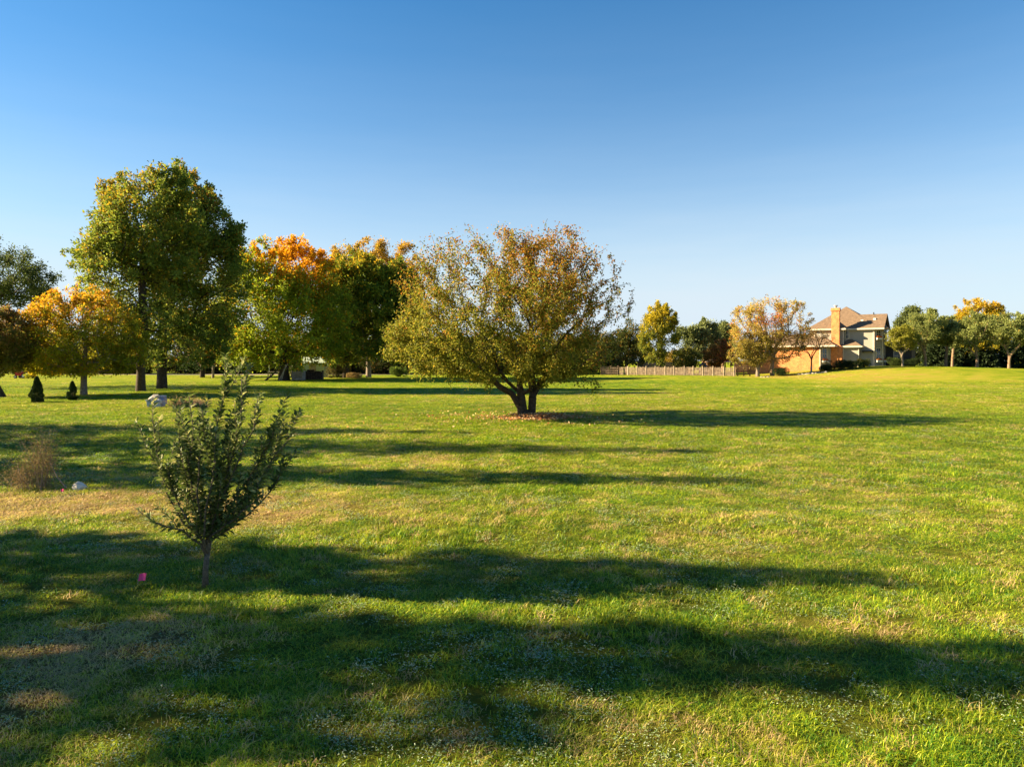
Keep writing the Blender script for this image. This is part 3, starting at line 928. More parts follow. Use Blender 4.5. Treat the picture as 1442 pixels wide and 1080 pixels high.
# orange tinted maple
Y = 47.0
tree("maple_tree", "small round maple with orange top, yellow green skirt and pale trunk", "tree", loc_at(118, Y),
     [lob(36, 190, 418, 525, Y, 118, 4, 2.4), lob(60, 160, 403, 480, Y, 118, 1.4), lob(28, 90, 480, 528, Y, 118, .9), lob(140, 205, 450, 525, Y, 118, .7), lob(50, 195, 480, 530, Y, 118, 1.6, 2.6)],
     700, 52000, 0.14, trunk_line((0, 0, -.1), (0.0, 0, .8), (0.0, 0, 1.5), (0.05, 0.1, 3), (0.1, 0, 4.5)), 0.19,
     palette([(0.15, 0.18, 0.012), (0.40, 0.36, 0.02), (0.50, 0.23, 0.012), (0.52, 0.32, 0.02)], lambda p: np.clip((p[:, 2] - 3.6) / 3.6 - p[:, 0] * 0.06, 0, 1)),
     23, spread=0.28, bark=M_BARKP, zmin=1.25, skin=.65)
# crab apple at the edge
Y = 44.2
tree("crab_apple_tree", "brownish leaved small tree with leaning trunk at the far left edge", "tree", loc_at(-3, Y),
     [lob(-60, 44, 436, 520, Y, -3, 4, 2.3), lob(-30, 40, 470, 530, Y, -3, 1)],
     400, 40000, 0.125, trunk_line((0.1, 0, -.1), (-0.2, 0, .8), (-0.35, 0, 1.7), (-0.3, 0.1, 3)), 0.22,
     palette([(0.10, 0.115, 0.02), (0.23, 0.20, 0.04), (0.28, 0.16, 0.04), (0.22, 0.14, 0.05)], lambda p: (p[:, 2] - 1.5) / 6),
     24, spread=0.25, flare=1.8, zmin=1.3)
Y = 62.0
tree("honey_locust_tree", "tall open crowned dark green tree cut by the left edge", "tree", loc_at(-75, Y),
     [lob(-190, 60, 338, 440, Y, -75, 4, 2.2), lob(-20, 66, 370, 432, Y, -75, 1), lob(-150, 30, 330, 380, Y, -75, 1)],
     600, 36000, 0.17, trunk_line((0, 0, -.1), (0.1, 0, 2), (0.2, 0, 4), (0.4, 0.1, 6)), 0.40,
     palette([(0.045, 0.075, 0.018), (0.11, 0.13, 0.036)]), 25, spread=0.34, droop=0.1)
# big maple with orange top
Y = 84.0
tree("maple_tree", "broad spreading maple with bright orange patch on top right, old boards leaning on its trunk", "tree", loc_at(400, Y),
     [lob(298, 478, 370, 515, Y, 400, 5, 2.3), lob(330, 465, 338, 430, Y, 400, 2.2), lob(285, 350, 430, 520, Y, 400, 1.2), lob(440, 490, 400, 515, Y, 400, 1.0), lob(330, 400, 480, 528, Y, 400, .6), lob(310, 480, 455, 526, Y, 400, 2.2, 2.8), lob(350, 460, 400, 500, Y, 400, 1.5), lob(320, 475, 350, 450, Y, 400, 2.5, 2.6)],
     1200, 78000, 0.28, trunk_line((0, 0, -.1), (0.0, 0, 1.0), (0.0, 0, 2.2), (-0.4, 0.1, 5), (-0.5, 0, 8)), 0.55,
     palette([(0.12, 0.18, 0.012), (0.34, 0.37, 0.028), (0.56, 0.23, 0.006), (0.60, 0.33, 0.010)], lambda p: np.clip((p[:, 2] - 9.5 - np.abs(p[:, 0] - 4.0) * .35) / 3.8, 0, 1) * np.clip(1.25 - np.abs(p[:, 0] - 3.0) / 5.2, 0, 1) * 1.0 + np.clip((p[:, 2] - 13.0) / 5, 0, .25)),
     26, spread=0.5, flare=1.4, zmin=1.2, skin=.6)
Y = 92.0
tree("maple_tree", "green tree standing right of the orange topped maple, partly behind it", "tree", loc_at(487, Y),
     [lob(448, 565, 365, 518, Y, 487, 5, 2.5), lob(460, 540, 358, 430, Y, 487, 1.5), lob(450, 500, 440, 520, Y, 487, 1)],
     800, 52000, 0.29, trunk_line((0, 0, -.1), (0.0, 0, 1.0), (0.0, 0, 2.5), (0.6, 0.1, 6)), 0.38,
     palette([(0.075, 0.125, 0.012), (0.21, 0.25, 0.025), (0.38, 0.30, 0.02), (0.44, 0.26, 0.015)], lambda p: np.clip((p[:, 2] - 11) / 8, 0, .5)),
     27, spread=0.5, zmin=1.3)
Y = 96.0
tree("maple_tree", "green tree with slim pale trunk just left of the central tree's crown", "tree", loc_at(519, Y),
     [lob(500, 600, 390, 515, Y, 519, 4, 2.3), lob(520, 590, 372, 430, Y, 519, 1)],
     500, 40000, 0.30, trunk_line((0, 0, -.1), (0.0, 0, 1.0), (0.0, 0, 2.5), (0.9, 0.1, 6)), 0.33,
     palette([(0.065, 0.115, 0.012), (0.18, 0.22, 0.025), (0.38, 0.30, 0.02), (0.44, 0.26, 0.015)], lambda p: np.clip((p[:, 2] - 11) / 9, 0, .4)),
     28, spread=0.5, zmin=1.5, bark=M_BARKP)

def far_tree(name, label, px, Y, lobes, nl, leaf, cols, seed, hi=None, group=None, bark=None, rt=0.3, nt=None, tr=None, spread=None, zmin=None, leafmat=None, **kw):
    lb = [lob(*l[:4], Y, px, *(l[4:])) for l in lobes]
    top = max(l[2] + l[5] for l in lb)
    return tree(name, label, "tree", loc_at(px, Y), lb, nt or max(80, nl // 90), nl, leaf,
                tr or trunk_line((0, 0, -.1), (0, 0, top * .12), (0.05, 0, top * .25), (0.1, 0.1, top * .5)), rt, palette(cols, hi), seed, group,
                bark=bark, spread=spread or leaf * 2.2, r_tip=0.02, seg=1.0, zmin=zmin, leafmat=leafmat, rmin=0.022, **kw)
YG_ = [(0.18, 0.17, 0.025), (0.38, 0.29, 0.04), (0.46, 0.28, 0.03)]
gpop = "tall autumn trees behind the left trees"
for k, (px, a, b_, t, lab) in enumerate([(483, 466, 505, 338, "orange tinted slender tall tree rising behind the green trees, leftmost of its row"), (512, 495, 535, 334, "orange tinted slender tall tree rising behind the green trees, second of its row"),
                                   (543, 525, 562, 340, "tan leaved slender tall tree rising behind the green trees, third of its row"), (574, 556, 592, 343, "tan leaved slender tall tree behind the upper left of the central tree")]):
    far_tree("poplar_tree", lab, px, 122 + 3 * k, [(a, b_, t + 25, 505, 3, 2.4), (a + 4, b_ - 6, t, 400, 1.2), (a - 3, a + 14, t + 12, 420, .8), (a - 4, b_ + 4, 370, 480, 2)], 13000, 0.33, YG_, 40 + k, lambda p: np.clip((p[:, 2] - 9) / 14, 0, .8), gpop, spread=0.75)
# the dark hedgerow behind the lawn on the left
hedge = [(-30, 60), (12, 50), (58, 55), (95, 46), (150, 50), (185, 44), (262, 58), (292, 62), (330, 60), (372, 40), (432, 45), (470, 50), (505, 42), (548, 46), (590, 55), (630, 48), (668, 42), (705, 44), (742, 40), (800, 46), (835, 40)]
words = ["at the far left edge", "behind the crab apple", "behind the dark cone shrub", "behind the orange topped small maple", "left of the slim maple trunk", "behind the slim maple trunk", "right of the thickest trunk", "behind the tip of the sapling",
         "between the sapling and the old boards", "left of the leaning boards", "behind the green shed", "behind the wood pile", "right of the slim pale trunk", "left of the central tree's low crown", "below the left of the central crown",
         "beneath the left boughs of the central tree", "left of the central trunk", "just behind the central trunk on its left", "just right of the central trunk", "below the right of the central crown", "at the left end of the long fence"]
for k, (px, hpx) in enumerate(hedge):
    Y = 130 + 7 * math.sin(k * 2.3)
    g = 527
    far_tree("hedgerow_tree", "dark bushy hedgerow tree " + words[k], px, Y, [(px - 36, px + 36, g - hpx, 526, 3, 2.8), (px - 20, px + 14, g - hpx - 10, 500, 1), (px - 38, px + 38, 505, 527, 2, 3)], 11000, 0.36,
             [(0.028, 0.042, 0.012), (0.075, 0.085, 0.02), (0.22, 0.13, 0.03)] if k % 3 else [(0.05, 0.06, 0.015), (0.14, 0.12, 0.03), (0.28, 0.14, 0.05)], 60 + k, lambda p: np.clip((p[:, 2] - 3) / 10, 0, .5), "hedgerow trees along the far edge of the lawn", nt=150, zmin=0.1, rt=0.22)
# dark shaded evergreen mass seen under the tall maples
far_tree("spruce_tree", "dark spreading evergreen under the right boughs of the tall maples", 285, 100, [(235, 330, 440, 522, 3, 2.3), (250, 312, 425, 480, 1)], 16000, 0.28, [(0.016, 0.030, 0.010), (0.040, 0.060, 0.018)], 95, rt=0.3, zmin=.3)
far_tree("birch_tree", "small tan leaved birch with white trunk between the tall maples and the orange topped maple", 300, 96, [(285, 325, 462, 515, 3, 2.2)], 4200, 0.22, [(0.22, 0.16, 0.04), (0.36, 0.24, 0.07), (0.42, 0.18, 0.05)], 96, lambda p: 0.4 + 0 * p[:, 2], bark=M_BARKP, rt=0.16, zmin=2)

# ---- clipped arborvitae
def arborvitae(px, py, hpx, wpx, lab, seed, holes=0.0):
    Y = YG(py); X = PX(px, Y); z0 = gz(X, Y)
    rng = np.random.default_rng(seed)
    H = hpx * Y / F; W = wpx * Y / F / 2
    root = empty("arborvitae", (X, Y, z0), lab, "shrub", "arborvitae on the left lawn")
    MB().tube([(0, 0, -.05), (0, 0, H * .7)], [0.035, 0.01], 6).build("trunk", M_BARK, root)
    N = 9000
    z = rng.random(N) ** 1.15
    prof = np.where(z < 0.25, 0.75 + z, np.where(z < .58, 1.0 - (z - .25) * 1.0, np.maximum(0.0, (1 - z) / .42) ** .75 * 0.66 ))
    prof = prof * (0.86 + 0.22 * vnoise(z * 7, np.zeros(N), seed))
    a = rng.random(N) * 6.283
    rr = W * prof * (0.72 + 0.3 * rng.random(N)) * (1 + .12 * np.sin(3 * a + z * 9)) * (0.85 + 0.35 * vnoise(a * 2.6, z * 12, seed + 5))
    pos = np.stack([rr * np.cos(a), rr * np.sin(a), z * H], 1)
    if holes:
        hc = (pos[:, 0] > W * .15) & (np.abs(z - .28) < .10) 
        hc2 = (pos[:, 0] < -W * .1) & (np.abs(z - .52) < .08)
        k = ~(hc | hc2); pos = pos[k]; a = a[k]
    ax = unit(np.stack([np.cos(a) * .7, np.sin(a) * .7, np.full(len(a), .9)], 1) + rng.normal(size=(len(a), 3)) * .35)
    t = rng.random((len(a), 1))
    col = np.array([0.016, 0.032, 0.010]) + t * np.array([0.03, 0.045, 0.012])
    sz = 0.06 * (0.7 + .6 * rng.random(len(a)))
    quads_mesh("foliage", leaf_quads(rng, pos, ax, sz, sz * .6), M_NEEDLE, col, root)
arborvitae(52, 567, 36, 17, "dense dark teardrop shaped evergreen shrub, the fuller of the two", 3)
arborvitae(102, 564, 26, 13, "thin ragged dark evergreen shrub with gaps, the smaller of the two", 4, 1)

# ------------------------------------------------------------------ tall conifers left of the frame: their shadows cross the lawn
def conifer(x, y, H, R, lab, seed, group, col=None, nb=None, leaf=0.20, name="spruce_tree", rt=0.2, n=26000, z0=0.03):
    rng = np.random.default_rng(seed)
    root = empty(name, (x, y, gz(x, y)), lab, "tree", group)
    b = MB(); b.tube([(0, 0, -.1), (0.03, 0, H * .5), (0, 0, H * .98)], [rt, rt * .5, 0.015], 8)
    pos, ax = [], []
    levels = int(H / 0.38)
    per = n // (levels * 8)
    for k in range(levels):
        t = z0 + (1 - z0) * (k + rng.random()) / levels
        L0 = R * (1 - t) ** 0.85 + 0.08
        for q in range(8):
            a = q * .785 + k * .5 + rng.normal() * .12; L = L0 * (0.78 + 0.4 * rng.random())
            m = max(6, int(per * (L / R) * 1.7))
            s = rng.random(m) ** .7
            d = np.array([math.cos(a), math.sin(a)])
            w = 0.22 * L * (1.05 - s) + .05
            off = rng.normal(size=m) * w
            zz = t * H - 0.28 * s * L + 0.16 * L * s ** 3 - np.abs(rng.normal(size=m)) * .10
            pos.append(np.stack([d[0] * s * L - d[1] * off, d[1] * s * L + d[0] * off, zz], 1))
            ax.append(np.stack([d[0] + rng.normal(size=m) * .5, d[1] + rng.normal(size=m) * .5, rng.normal(size=m) * .35 - .15], 1))
            if L > 0.6: b.tube([(0, 0, t * H), (d[0] * L * .5, d[1] * L * .5, t * H - .12 * L), (d[0] * L * .95, d[1] * L * .95, t * H - .13 * L)], [0.03, .018, .006], 4, cap=False)
    b.build("trunk", M_BARK, root, smooth=True)
    pos = np.concatenate(pos); ax = unit(np.concatenate(ax))
    N = len(pos)
    c0, c1 = col or ((0.018, 0.036, 0.014), (0.050, 0.075, 0.026))
    c = np.array(c0) + rng.random((N, 1)) * (np.array(c1) - np.array(c0))
    sz = leaf * (0.6 + 0.8 * rng.random(N))
    quads_mesh("crown", leaf_quads(rng, pos, ax, sz, sz * .5), M_NEEDLE, c, root)
    return root
gc = "spruces standing in a row left of the lawn"
for (tipx, tipy, H, R, sd) in [(5.3, 17.9, 14.0, 4.6, 1), (4.9, 13.5, 12.5, 3.0, 2), (4.5, 7.45, 10.5, 2.2, 3), (7.5, 5.0, 12.5, 1.75, 4), (0.9, 4.35, 9.5, 2.6, 5), (-1.0, 22.5, 14.0, 3.6, 6)]:
    D = H / math.tan(te)
    conifer(tipx - D * math.cos(tb), tipy + D * math.sin(tb), H, R, ["", "broad tall spruce third farthest in the row beyond the left edge", "tall spruce in the middle of the row beyond the left edge", "narrow spruce beside the sapling beyond the left edge",
            "tall spruce second nearest in the row beyond the left edge", "shortest spruce nearest in the row beyond the left edge", "farthest spruce of the row beyond the left edge"][sd], sd, gc, n=12000, leaf=0.24)

# ------------------------------------------------------------------ right-hand trees
gp = "pines behind the long fence"
PINE = [(0.075, 0.10, 0.03), (0.22, 0.25, 0.08)]
far_tree("evergreen_tree", "dark green tree behind the left end of the long fence", 882, 122, [(858, 912, 462, 520, 3, 2.3), (866, 905, 452, 490, 1.4), (830, 880, 470, 520, 1.5)], 15000, 0.28, [(0.030, 0.048, 0.014), (0.085, 0.10, 0.025), (0.22, 0.15, 0.03)], 130, lambda p: 0.1 + 0 * p[:, 2], zmin=1)
far_tree("golden_ash_tree", "tall green tree with golden top behind the long fence", 929, 116, [(902, 955, 438, 514, 4, 2.6), (910, 952, 427, 470, 2), (896, 940, 462, 514, 1.6)], 27000, 0.25, [(0.075, 0.10, 0.018), (0.24, 0.25, 0.035), (0.42, 0.33, 0.02), (0.45, 0.36, 0.03)], 131, lambda p: np.clip((p[:, 2] - 5) / 5, 0, .85), zmin=1.4, bark=M_BARK, spread=.38)
for k, (px, a, b_, t, lab) in enumerate([(972, 950, 996, 459, "wide pine with forked tan trunk behind the long fence"), (990, 975, 1012, 452, "taller middle pine behind the long fence"), (1018, 1000, 1036, 457, "rightmost pine behind the long fence, beside the golden river birch")]):
    far_tree("pine_tree", lab, px, 126 + 4 * k, [(a, b_, t + 14, 508, 3, 2.4), (a + 4, b_ - 10, t, 480, 1.6), (b_ - 14, b_, t + 6, 480, 1)], 13000, 0.30, PINE, 132 + k, None, gp, nt=60, spread=0.62, bark=M_BARKR, leafmat=M_NEEDLE, updir=3.0)
far_tree("bushy_tree", "low olive green tree under the wide pine behind the long fence", 965, 119, [(948, 984, 492, 520, 3, 2.2)], 6000, 0.24, [(0.08, 0.095, 0.02), (0.20, 0.19, 0.04)], 136, rt=.12, spread=.5)
far_tree("bushy_tree", "low golden leaved bush between the ash and the wide pine", 948, 130, [(935, 965, 495, 520, 3, 2.2)], 4500, 0.26, [(0.22, 0.18, 0.03), (0.42, 0.28, 0.04)], 137, rt=.12, spread=.5)
far_tree("maple_tree", "small russet maple in front of the right pine, behind the fence", 1012, 117, [(993, 1032, 484, 516, 3, 2.2), (1003, 1028, 480, 500, 1)], 8000, 0.22, [(0.14, 0.10, 0.025), (0.28, 0.14, 0.04), (0.22, 0.05, 0.03), (0.32, 0.12, 0.04)], 138, lambda p: np.clip(0.3 + p[:, 0] * .25, 0, .8), rt=.12, spread=.42)
def birch():
    Y = 104.0
    lb = [lob(1028, 1080, 430, 500, Y, 1085, 3, 2.2), lob(1050, 1110, 421, 500, Y, 1085, 3, 2.2), lob(1085, 1141, 424, 505, Y, 1085, 3.2, 2.3), lob(1026, 1075, 472, 518, Y, 1085, 1.5), lob(1060, 1125, 470, 512, Y, 1085, 1.6)]
    pal = palette([(0.30, 0.24, 0.05), (0.52, 0.40, 0.10), (0.60, 0.12, 0.03), (0.55, 0.26, 0.03)], lambda p: np.exp(-((p[:, 0] + 0.2) / 1.5) ** 2 - ((p[:, 2] - 8.3) / 1.2) ** 2) * 1.1)
    def cf(rng, pos, tn):
        c = pal(rng, pos, tn)
        low = np.clip((6.5 - pos[:, 2]) / 5, 0, 1)[:, None]
        return c * (1 - low * .6) + np.array([0.15, 0.16, 0.025]) * low * .6
    tree("river_birch_tree", "airy golden birch clump with a small orange red patch, left of the house", "tree", loc_at(1085, Y), lb, 700, 22000, 0.20,
         trunk_line((0.3, 0, -.1), (0.2, 0, 1.0), (0.3, 0, 2.2), (0.8, 0.1, 4.2)), 0.30, cf, 139, spread=0.36, bark=M_BARKR, zmin=1.4, r_tip=.018, seg=.8)
birch()
far_tree("river_birch_tree", "slim birch trunk with olive leaves at the right end of the rail fence", 1067, 103, [(1040, 1085, 470, 516, 3, 2.2)], 7000, 0.2, [(0.15, 0.14, 0.025), (0.30, 0.23, 0.05)], 140, bark=M_BARKP, rt=.26, spread=.4)
# pear row right of the house
gpr = "pale limbed pear trees in a row right of the house"
for k, (px, Y, a, b_, t, g, lab) in enumerate([(1303, 108, 1278, 1325, 448, 505, "first pear tree right of the round yellow green tree"), (1332, 110, 1312, 1348, 458, 505, "second pear tree of the row, slimmest crown"),
        (1341, 117, 1330, 1362, 462, 505, "pear tree standing just behind the second of the row"), (1376, 106, 1350, 1402, 452, 506, "wide pear tree in front of the golden tree"), (1421, 104, 1398, 1450, 453, 504, "pear tree nearest the right edge of the photo"), (1462, 103, 1436, 1490, 452, 504, "last pear tree of the row, only its left boughs in view")]):
    x, y, z = loc_at(px, Y)
    root_z = PZ(516, Y)
    far_tree("pear_tree", lab, px, Y, [(a - 5, b_ + 5, t + 9, g - 8, 4, 2.6), (a + 6, b_ - 4, t, g - 20, 1.8), (a + 12, b_ - 14, g - 20, g, .35)], 16000, 0.21, [(0.12, 0.15, 0.04), (0.31, 0.34, 0.11), (0.4, 0.26, 0.04)], 150 + k, lambda p: -0.2 + 0 * p[:, 2], gpr, bark=M_BARKR, rt=0.19, nt=130, spread=.42,
             tr=trunk_line((0, 0, -.1), (0, 0, .7), (0.03, 0, 1.3)), k_path=0.55, bend=.25)
far_tree("oak_tree", "tall dark green tree behind the round yellow green tree beside the house", 1284, 120, [(1262, 1302, 452, 512, 3, 2.3), (1270, 1298, 444, 480, 1.5)], 15000, 0.26, [(0.07, 0.10, 0.03), (0.18, 0.205, 0.06)], 160, spread=.45)
far_tree("golden_tree", "golden yellow vase shaped tree rising above the pear row", 1375, 124, [(1345, 1408, 444, 512, 3, 2.3), (1350, 1400, 430, 480, 2.5), (1388, 1414, 436, 475, 1.4)], 24000, 0.25, [(0.26, 0.24, 0.02), (0.50, 0.40, 0.03), (0.52, 0.33, 0.02)], 161, lambda p: np.clip((p[:, 2] - 7) / 6, 0, .6), spread=.38, k_path=.5)
far_tree("ornamental_tree", "small round topped yellow green tree at the right corner of the house", 1271, 105, [(1250, 1292, 476, 508, 3, 2.4), (1258, 1288, 473, 490, 1.2)], 15000, 0.18, [(0.13, 0.15, 0.02), (0.30, 0.28, 0.04)], 162, rt=.14, nt=120, spread=.3, bark=M_BARKP, tr=trunk_line((0, 0, -.1), (0, 0, .35), (0.02, 0, .7)))
ge = "spruces behind the pear row"
for k, (px, hpx, lab) in enumerate([(1318, 42, "dark spruce behind the first and second pear trees"), (1352, 52, "dark spruce behind the left of the golden tree"), (1385, 46, "dark spruce right of the widest pear tree's trunk"), (1408, 44, "dark spruce left of the pear tree near the right edge"), (1440, 54, "dark spruce at the right edge behind the pear trees"), (1475, 50, "dark spruce just beyond the right edge")]):
    Y = 124 + (k % 2) * 3
    H = hpx * Y / F + .4
    conifer(PX(px, Y), Y, H, H * .45, lab, 170 + k, ge, n=17000, leaf=0.36, rt=.15)
# distant treeline behind the right side
for k, (px, hpx, lab) in enumerate([(1110, 30, "behind the garage wing"), (1030, 26, "behind the small pavilion"), (1250, 22, "behind the dark rear wing of the house"), (905, 24, "behind the golden topped ash"), (850, 34, "between the central tree and the fence"), (1300, 30, "behind the first pear trees"), (1345, 32, "behind the gap left of the golden tree"), (1395, 34, "behind the golden tree"), (1440, 34, "behind the right edge of the pear row")]):
    far_tree("hedgerow_tree", "distant dark bushy tree " + lab, px, 160, [(px - 30, px + 30, 516 - hpx, 512, 3, 2.5)], 5000, 0.42, [(0.035, 0.05, 0.018), (0.09, 0.10, 0.03)], 180 + k, None, "hedgerow trees along the far edge of the lawn", nt=70, zmin=.2)

# bushes
def bush(name, lab, px, Y, wpx, hpx, cols, seed, n=5000, leaf=0.10, cat="shrub", group=None, hi=None, sink=0.0):
    X, Yy, z = loc_at(px, Y)
    rng = np.random.default_rng(seed)
    root = empty(name, (X, Y, z), lab, cat, group)
    rx, h = wpx * Y / F / 2, hpx * Y / F
    b = MB()
    for q in range(7):
        a = q * .9; b.tube([(0, 0, -.05), (rx * .4 * math.cos(a), rx * .4 * math.sin(a), h * .4), (rx * .7 * math.cos(a), rx * .7 * math.sin(a), h * .75)], [.03, .02, .008], 4)
    b.build("stems", M_BARK, root)
    k = 14
    cs = np.stack([rng.normal(size=k) * rx * .42, rng.normal(size=k) * rx * .35, h * (0.3 + .38 * rng.random(k))], 1)
    w = rng.integers(0, k, n)
    d = unit(rng.normal(size=(n, 3))); r = 0.75 + .3 * rng.random((n, 1))
    pos = cs[w] + d * r * np.array([rx * .42, rx * .42, h * .36])
    pos[:, 0] = np.clip(pos[:, 0], -rx * 1.05, rx * 1.05); pos[:, 2] = np.maximum(pos[:, 2], 0.02)
    col = palette(cols, hi)(rng, pos, rng.random(k)[w])
    sz = leaf * (0.7 + .6 * rng.random(n))
    quads_mesh("foliage", leaf_quads(rng, pos, unit(d + rng.normal(size=(n, 3)) * .5), sz, sz * .6), M_LEAF, col, root)
    return root
DK = [(0.012, 0.026, 0.008), (0.035, 0.055, 0.016)]
gb = "shrubs in front of the house"
bush("shrub", "low dark rounded shrub pair at the left foot of the garage wing", 1101, 101, 22, 12, DK, 200, group=gb)
bush("shrub", "taller dark clipped shrub below the chimney", 1184, 103.5, 28, 15, DK, 201, 8000, group=gb)
bush("shrub", "low dark shrub left of the tall clipped shrub", 1164, 103.5, 22, 9, DK, 202, group=gb)
bush("flowering_shrub", "shrub with yellow flower heads right of the tall clipped shrub", 1203, 103.5, 17, 11, [(0.05, 0.08, 0.015), (0.12, 0.14, 0.02), (0.55, 0.42, 0.06)], 203, 4500, group=gb, hi=lambda p: np.clip((p[:, 2] - .6) * .7, 0, .6))
bush("flowering_shrub", "yellow flowering shrub nearest the corner windows", 1217, 104, 17, 12, [(0.05, 0.08, 0.015), (0.10, 0.12, 0.02), (0.6, 0.48, 0.08)], 204, 4500, group=gb, hi=lambda p: np.clip((p[:, 2] - .6) * .7, 0, .6))
bush("shrub", "green shrub at the left foot of the round topped small tree", 1258, 106.5, 20, 12, [(0.03, 0.05, 0.012), (0.08, 0.11, 0.025)], 205, 5000, group=gb)
bush("shrub", "dark shrub at the right foot of the round topped small tree", 1287, 107, 24, 12, DK, 206, 5000, group=gb)
bush("shrub", "brown green thicket right of the wood pile", 475, 93, 30, 24, [(0.05, 0.055, 0.015), (0.12, 0.10, 0.03)], 207, 7000, 0.13)
bush("shrub", "small green shrub under the left boughs of the central tree", 560, 100, 22, 14, [(0.04, 0.07, 0.012), (0.10, 0.14, 0.02)], 208, 5000, .12)
bush("weed_clump", "tan weeds at the foot of the tree right of the wood pile", 500, 91, 22, 8, [(0.16, 0.11, 0.04), (0.28, 0.2, 0.08)], 209, 3000, .1, "weeds")

# bare small tree in front of the garage wing
def young_tree():
    Y = 101.5; px = 1142.5
    x, y, z = loc_at(px, Y)
    far_tree("young_tree", "small sparse leaved tree with white wrapped trunk before the brick garage wall", px, Y, [(1112, 1172, 468, 498, 3, 2.2), (1122, 1168, 470, 485, 1)], 2600, 0.13, [(0.14, 0.10, 0.03), (0.26, 0.15, 0.05)], 210, rt=.10, nt=150, spread=.3, bark=M_BARK, tr=trunk_line((0, 0, -.1), (0, 0, .8), (0.02, 0, 1.9)), k_path=.6)
    MB().tube([(x, y, z - .02), (x, y, z + 1.1)], .135, 10).build("trunk_guard", M_BARKP)
young_tree()
bpy.data.objects["trunk_guard"].parent = next(o for o in bpy.data.objects if o.name == "young_tree")
bpy.data.objects["trunk_guard"].matrix_parent_inverse = Matrix.Translation(-Vector(bpy.data.objects["young_tree"].location))

# ------------------------------------------------------------------ the house
def siding(name, c, per_m=6.0):
    m, nt, n, l, b = mat(name)
    tc = n.new("ShaderNodeTexCoord"); w = n.new("ShaderNodeTexWave"); w.wave_type = 'BANDS'; w.bands_direction = 'Z'; w.wave_profile = 'SAW'
    w.inputs["Scale"].default_value = per_m / 3.14 * .5 * 1.0
    l.new(tc.outputs["Object"], w.inputs[0])
    nz = noise(nt, 1.2, 5)
    r = ramp(nt, nz.outputs[0], [(0.3, tuple(v * .85 for v in c)), (0.7, c)])
    l.new(r.outputs[0], b.inputs["Base Color"]); b.inputs["Roughness"].default_value = .7
    bump(nt, w.outputs["Fac"], .6, .02, b)
    return m
def brick(name):
    m, nt, n, l, b = mat(name)
    tc = n.new("ShaderNodeTexCoord"); mp = n.new("ShaderNodeMapping"); mp.inputs["Rotation"].default_value = (math.radians(90), 0, 0)
    t = n.new("ShaderNodeTexBrick"); t.inputs["Scale"].default_value = 4.2
    t.inputs["Color1"].default_value = (0.56, 0.215, 0.06, 1); t.inputs["Color2"].default_value = (0.44, 0.15, 0.045, 1); t.inputs["Mortar"].default_value = (0.50, 0.40, 0.26, 1)
    t.inputs["Mortar Size"].default_value = .012
    l.new(tc.outputs["Object"], mp.inputs[0]); l.new(mp.outputs[0], t.inputs[0])
    nz = noise(nt, 2.6, 6)
    r = ramp(nt, nz.outputs[0], [(0.35, (0.75, 0.7, 0.7)), (0.65, (1.25, 1.2, 1.15))])
    l.new(mixc(nt, 1.0, t.outputs[0], r.outputs[0], 'MULTIPLY'), b.inputs["Base Color"])
    b.inputs["Roughness"].default_value = .9
    return m
M_SIDE = siding("siding", (0.32, 0.295, 0.255))
M_TRIM = simple("trim", [(0.4, (0.50, 0.44, 0.36)), (0.6, (0.58, 0.51, 0.42))], 4, .6, 0, 0)
M_WHITE = simple("white_paint", [(0.4, (0.62, 0.60, 0.57)), (0.6, (0.72, 0.70, 0.66))], 4, .5, 0, 0)
M_BRICK = brick("brick")
def shingles():
    m, nt, n, l, b = mat("shingles")
    tc = n.new("ShaderNodeTexCoord")
    mp = n.new("ShaderNodeMapping"); mp.inputs["Scale"].default_value = (1, 1, 1.6); l.new(tc.outputs["Object"], mp.inputs[0])
    w = n.new("ShaderNodeTexWave"); w.bands_direction = 'Z'; w.inputs["Scale"].default_value = 2.2; w.inputs["Distortion"].default_value = 1.0
    l.new(mp.outputs[0], w.inputs[0])
    nz = noise(nt, 3.5, 8, .75)
    r = ramp(nt, nz.outputs[0], [(0.3, (0.095, 0.060, 0.038)), (0.5, (0.175, 0.115, 0.072)), (0.7, (0.27, 0.18, 0.115))])
    c = mixc(nt, .35, r.outputs[0], w.outputs["Color"], 'MULTIPLY')
    l.new(c, b.inputs["Base Color"]); b.inputs["Roughness"].default_value = .95
    bump(nt, nz.outputs[0], .5, .03, b)
    return m
M_ROOF = shingles()
M_GLASS = simple("window_glass", [(0.4, (0.03, 0.045, 0.06)), (0.6, (0.05, 0.07, 0.09))], .8, .08, 0, 0, spec=.8)
M_DARK = simple("dark_metal_and_shade", [(0.4, (0.02, 0.02, 0.022)), (0.6, (0.035, 0.035, 0.04))], 5, .5, 0, 0)  # dark metal and rubber; also the shade painted on the house's rear wing
M_GREYM = simple("grey_metal", [(0.4, (0.25, 0.26, 0.28)), (0.6, (0.38, 0.39, 0.41))], 5, .4, 0, 0)

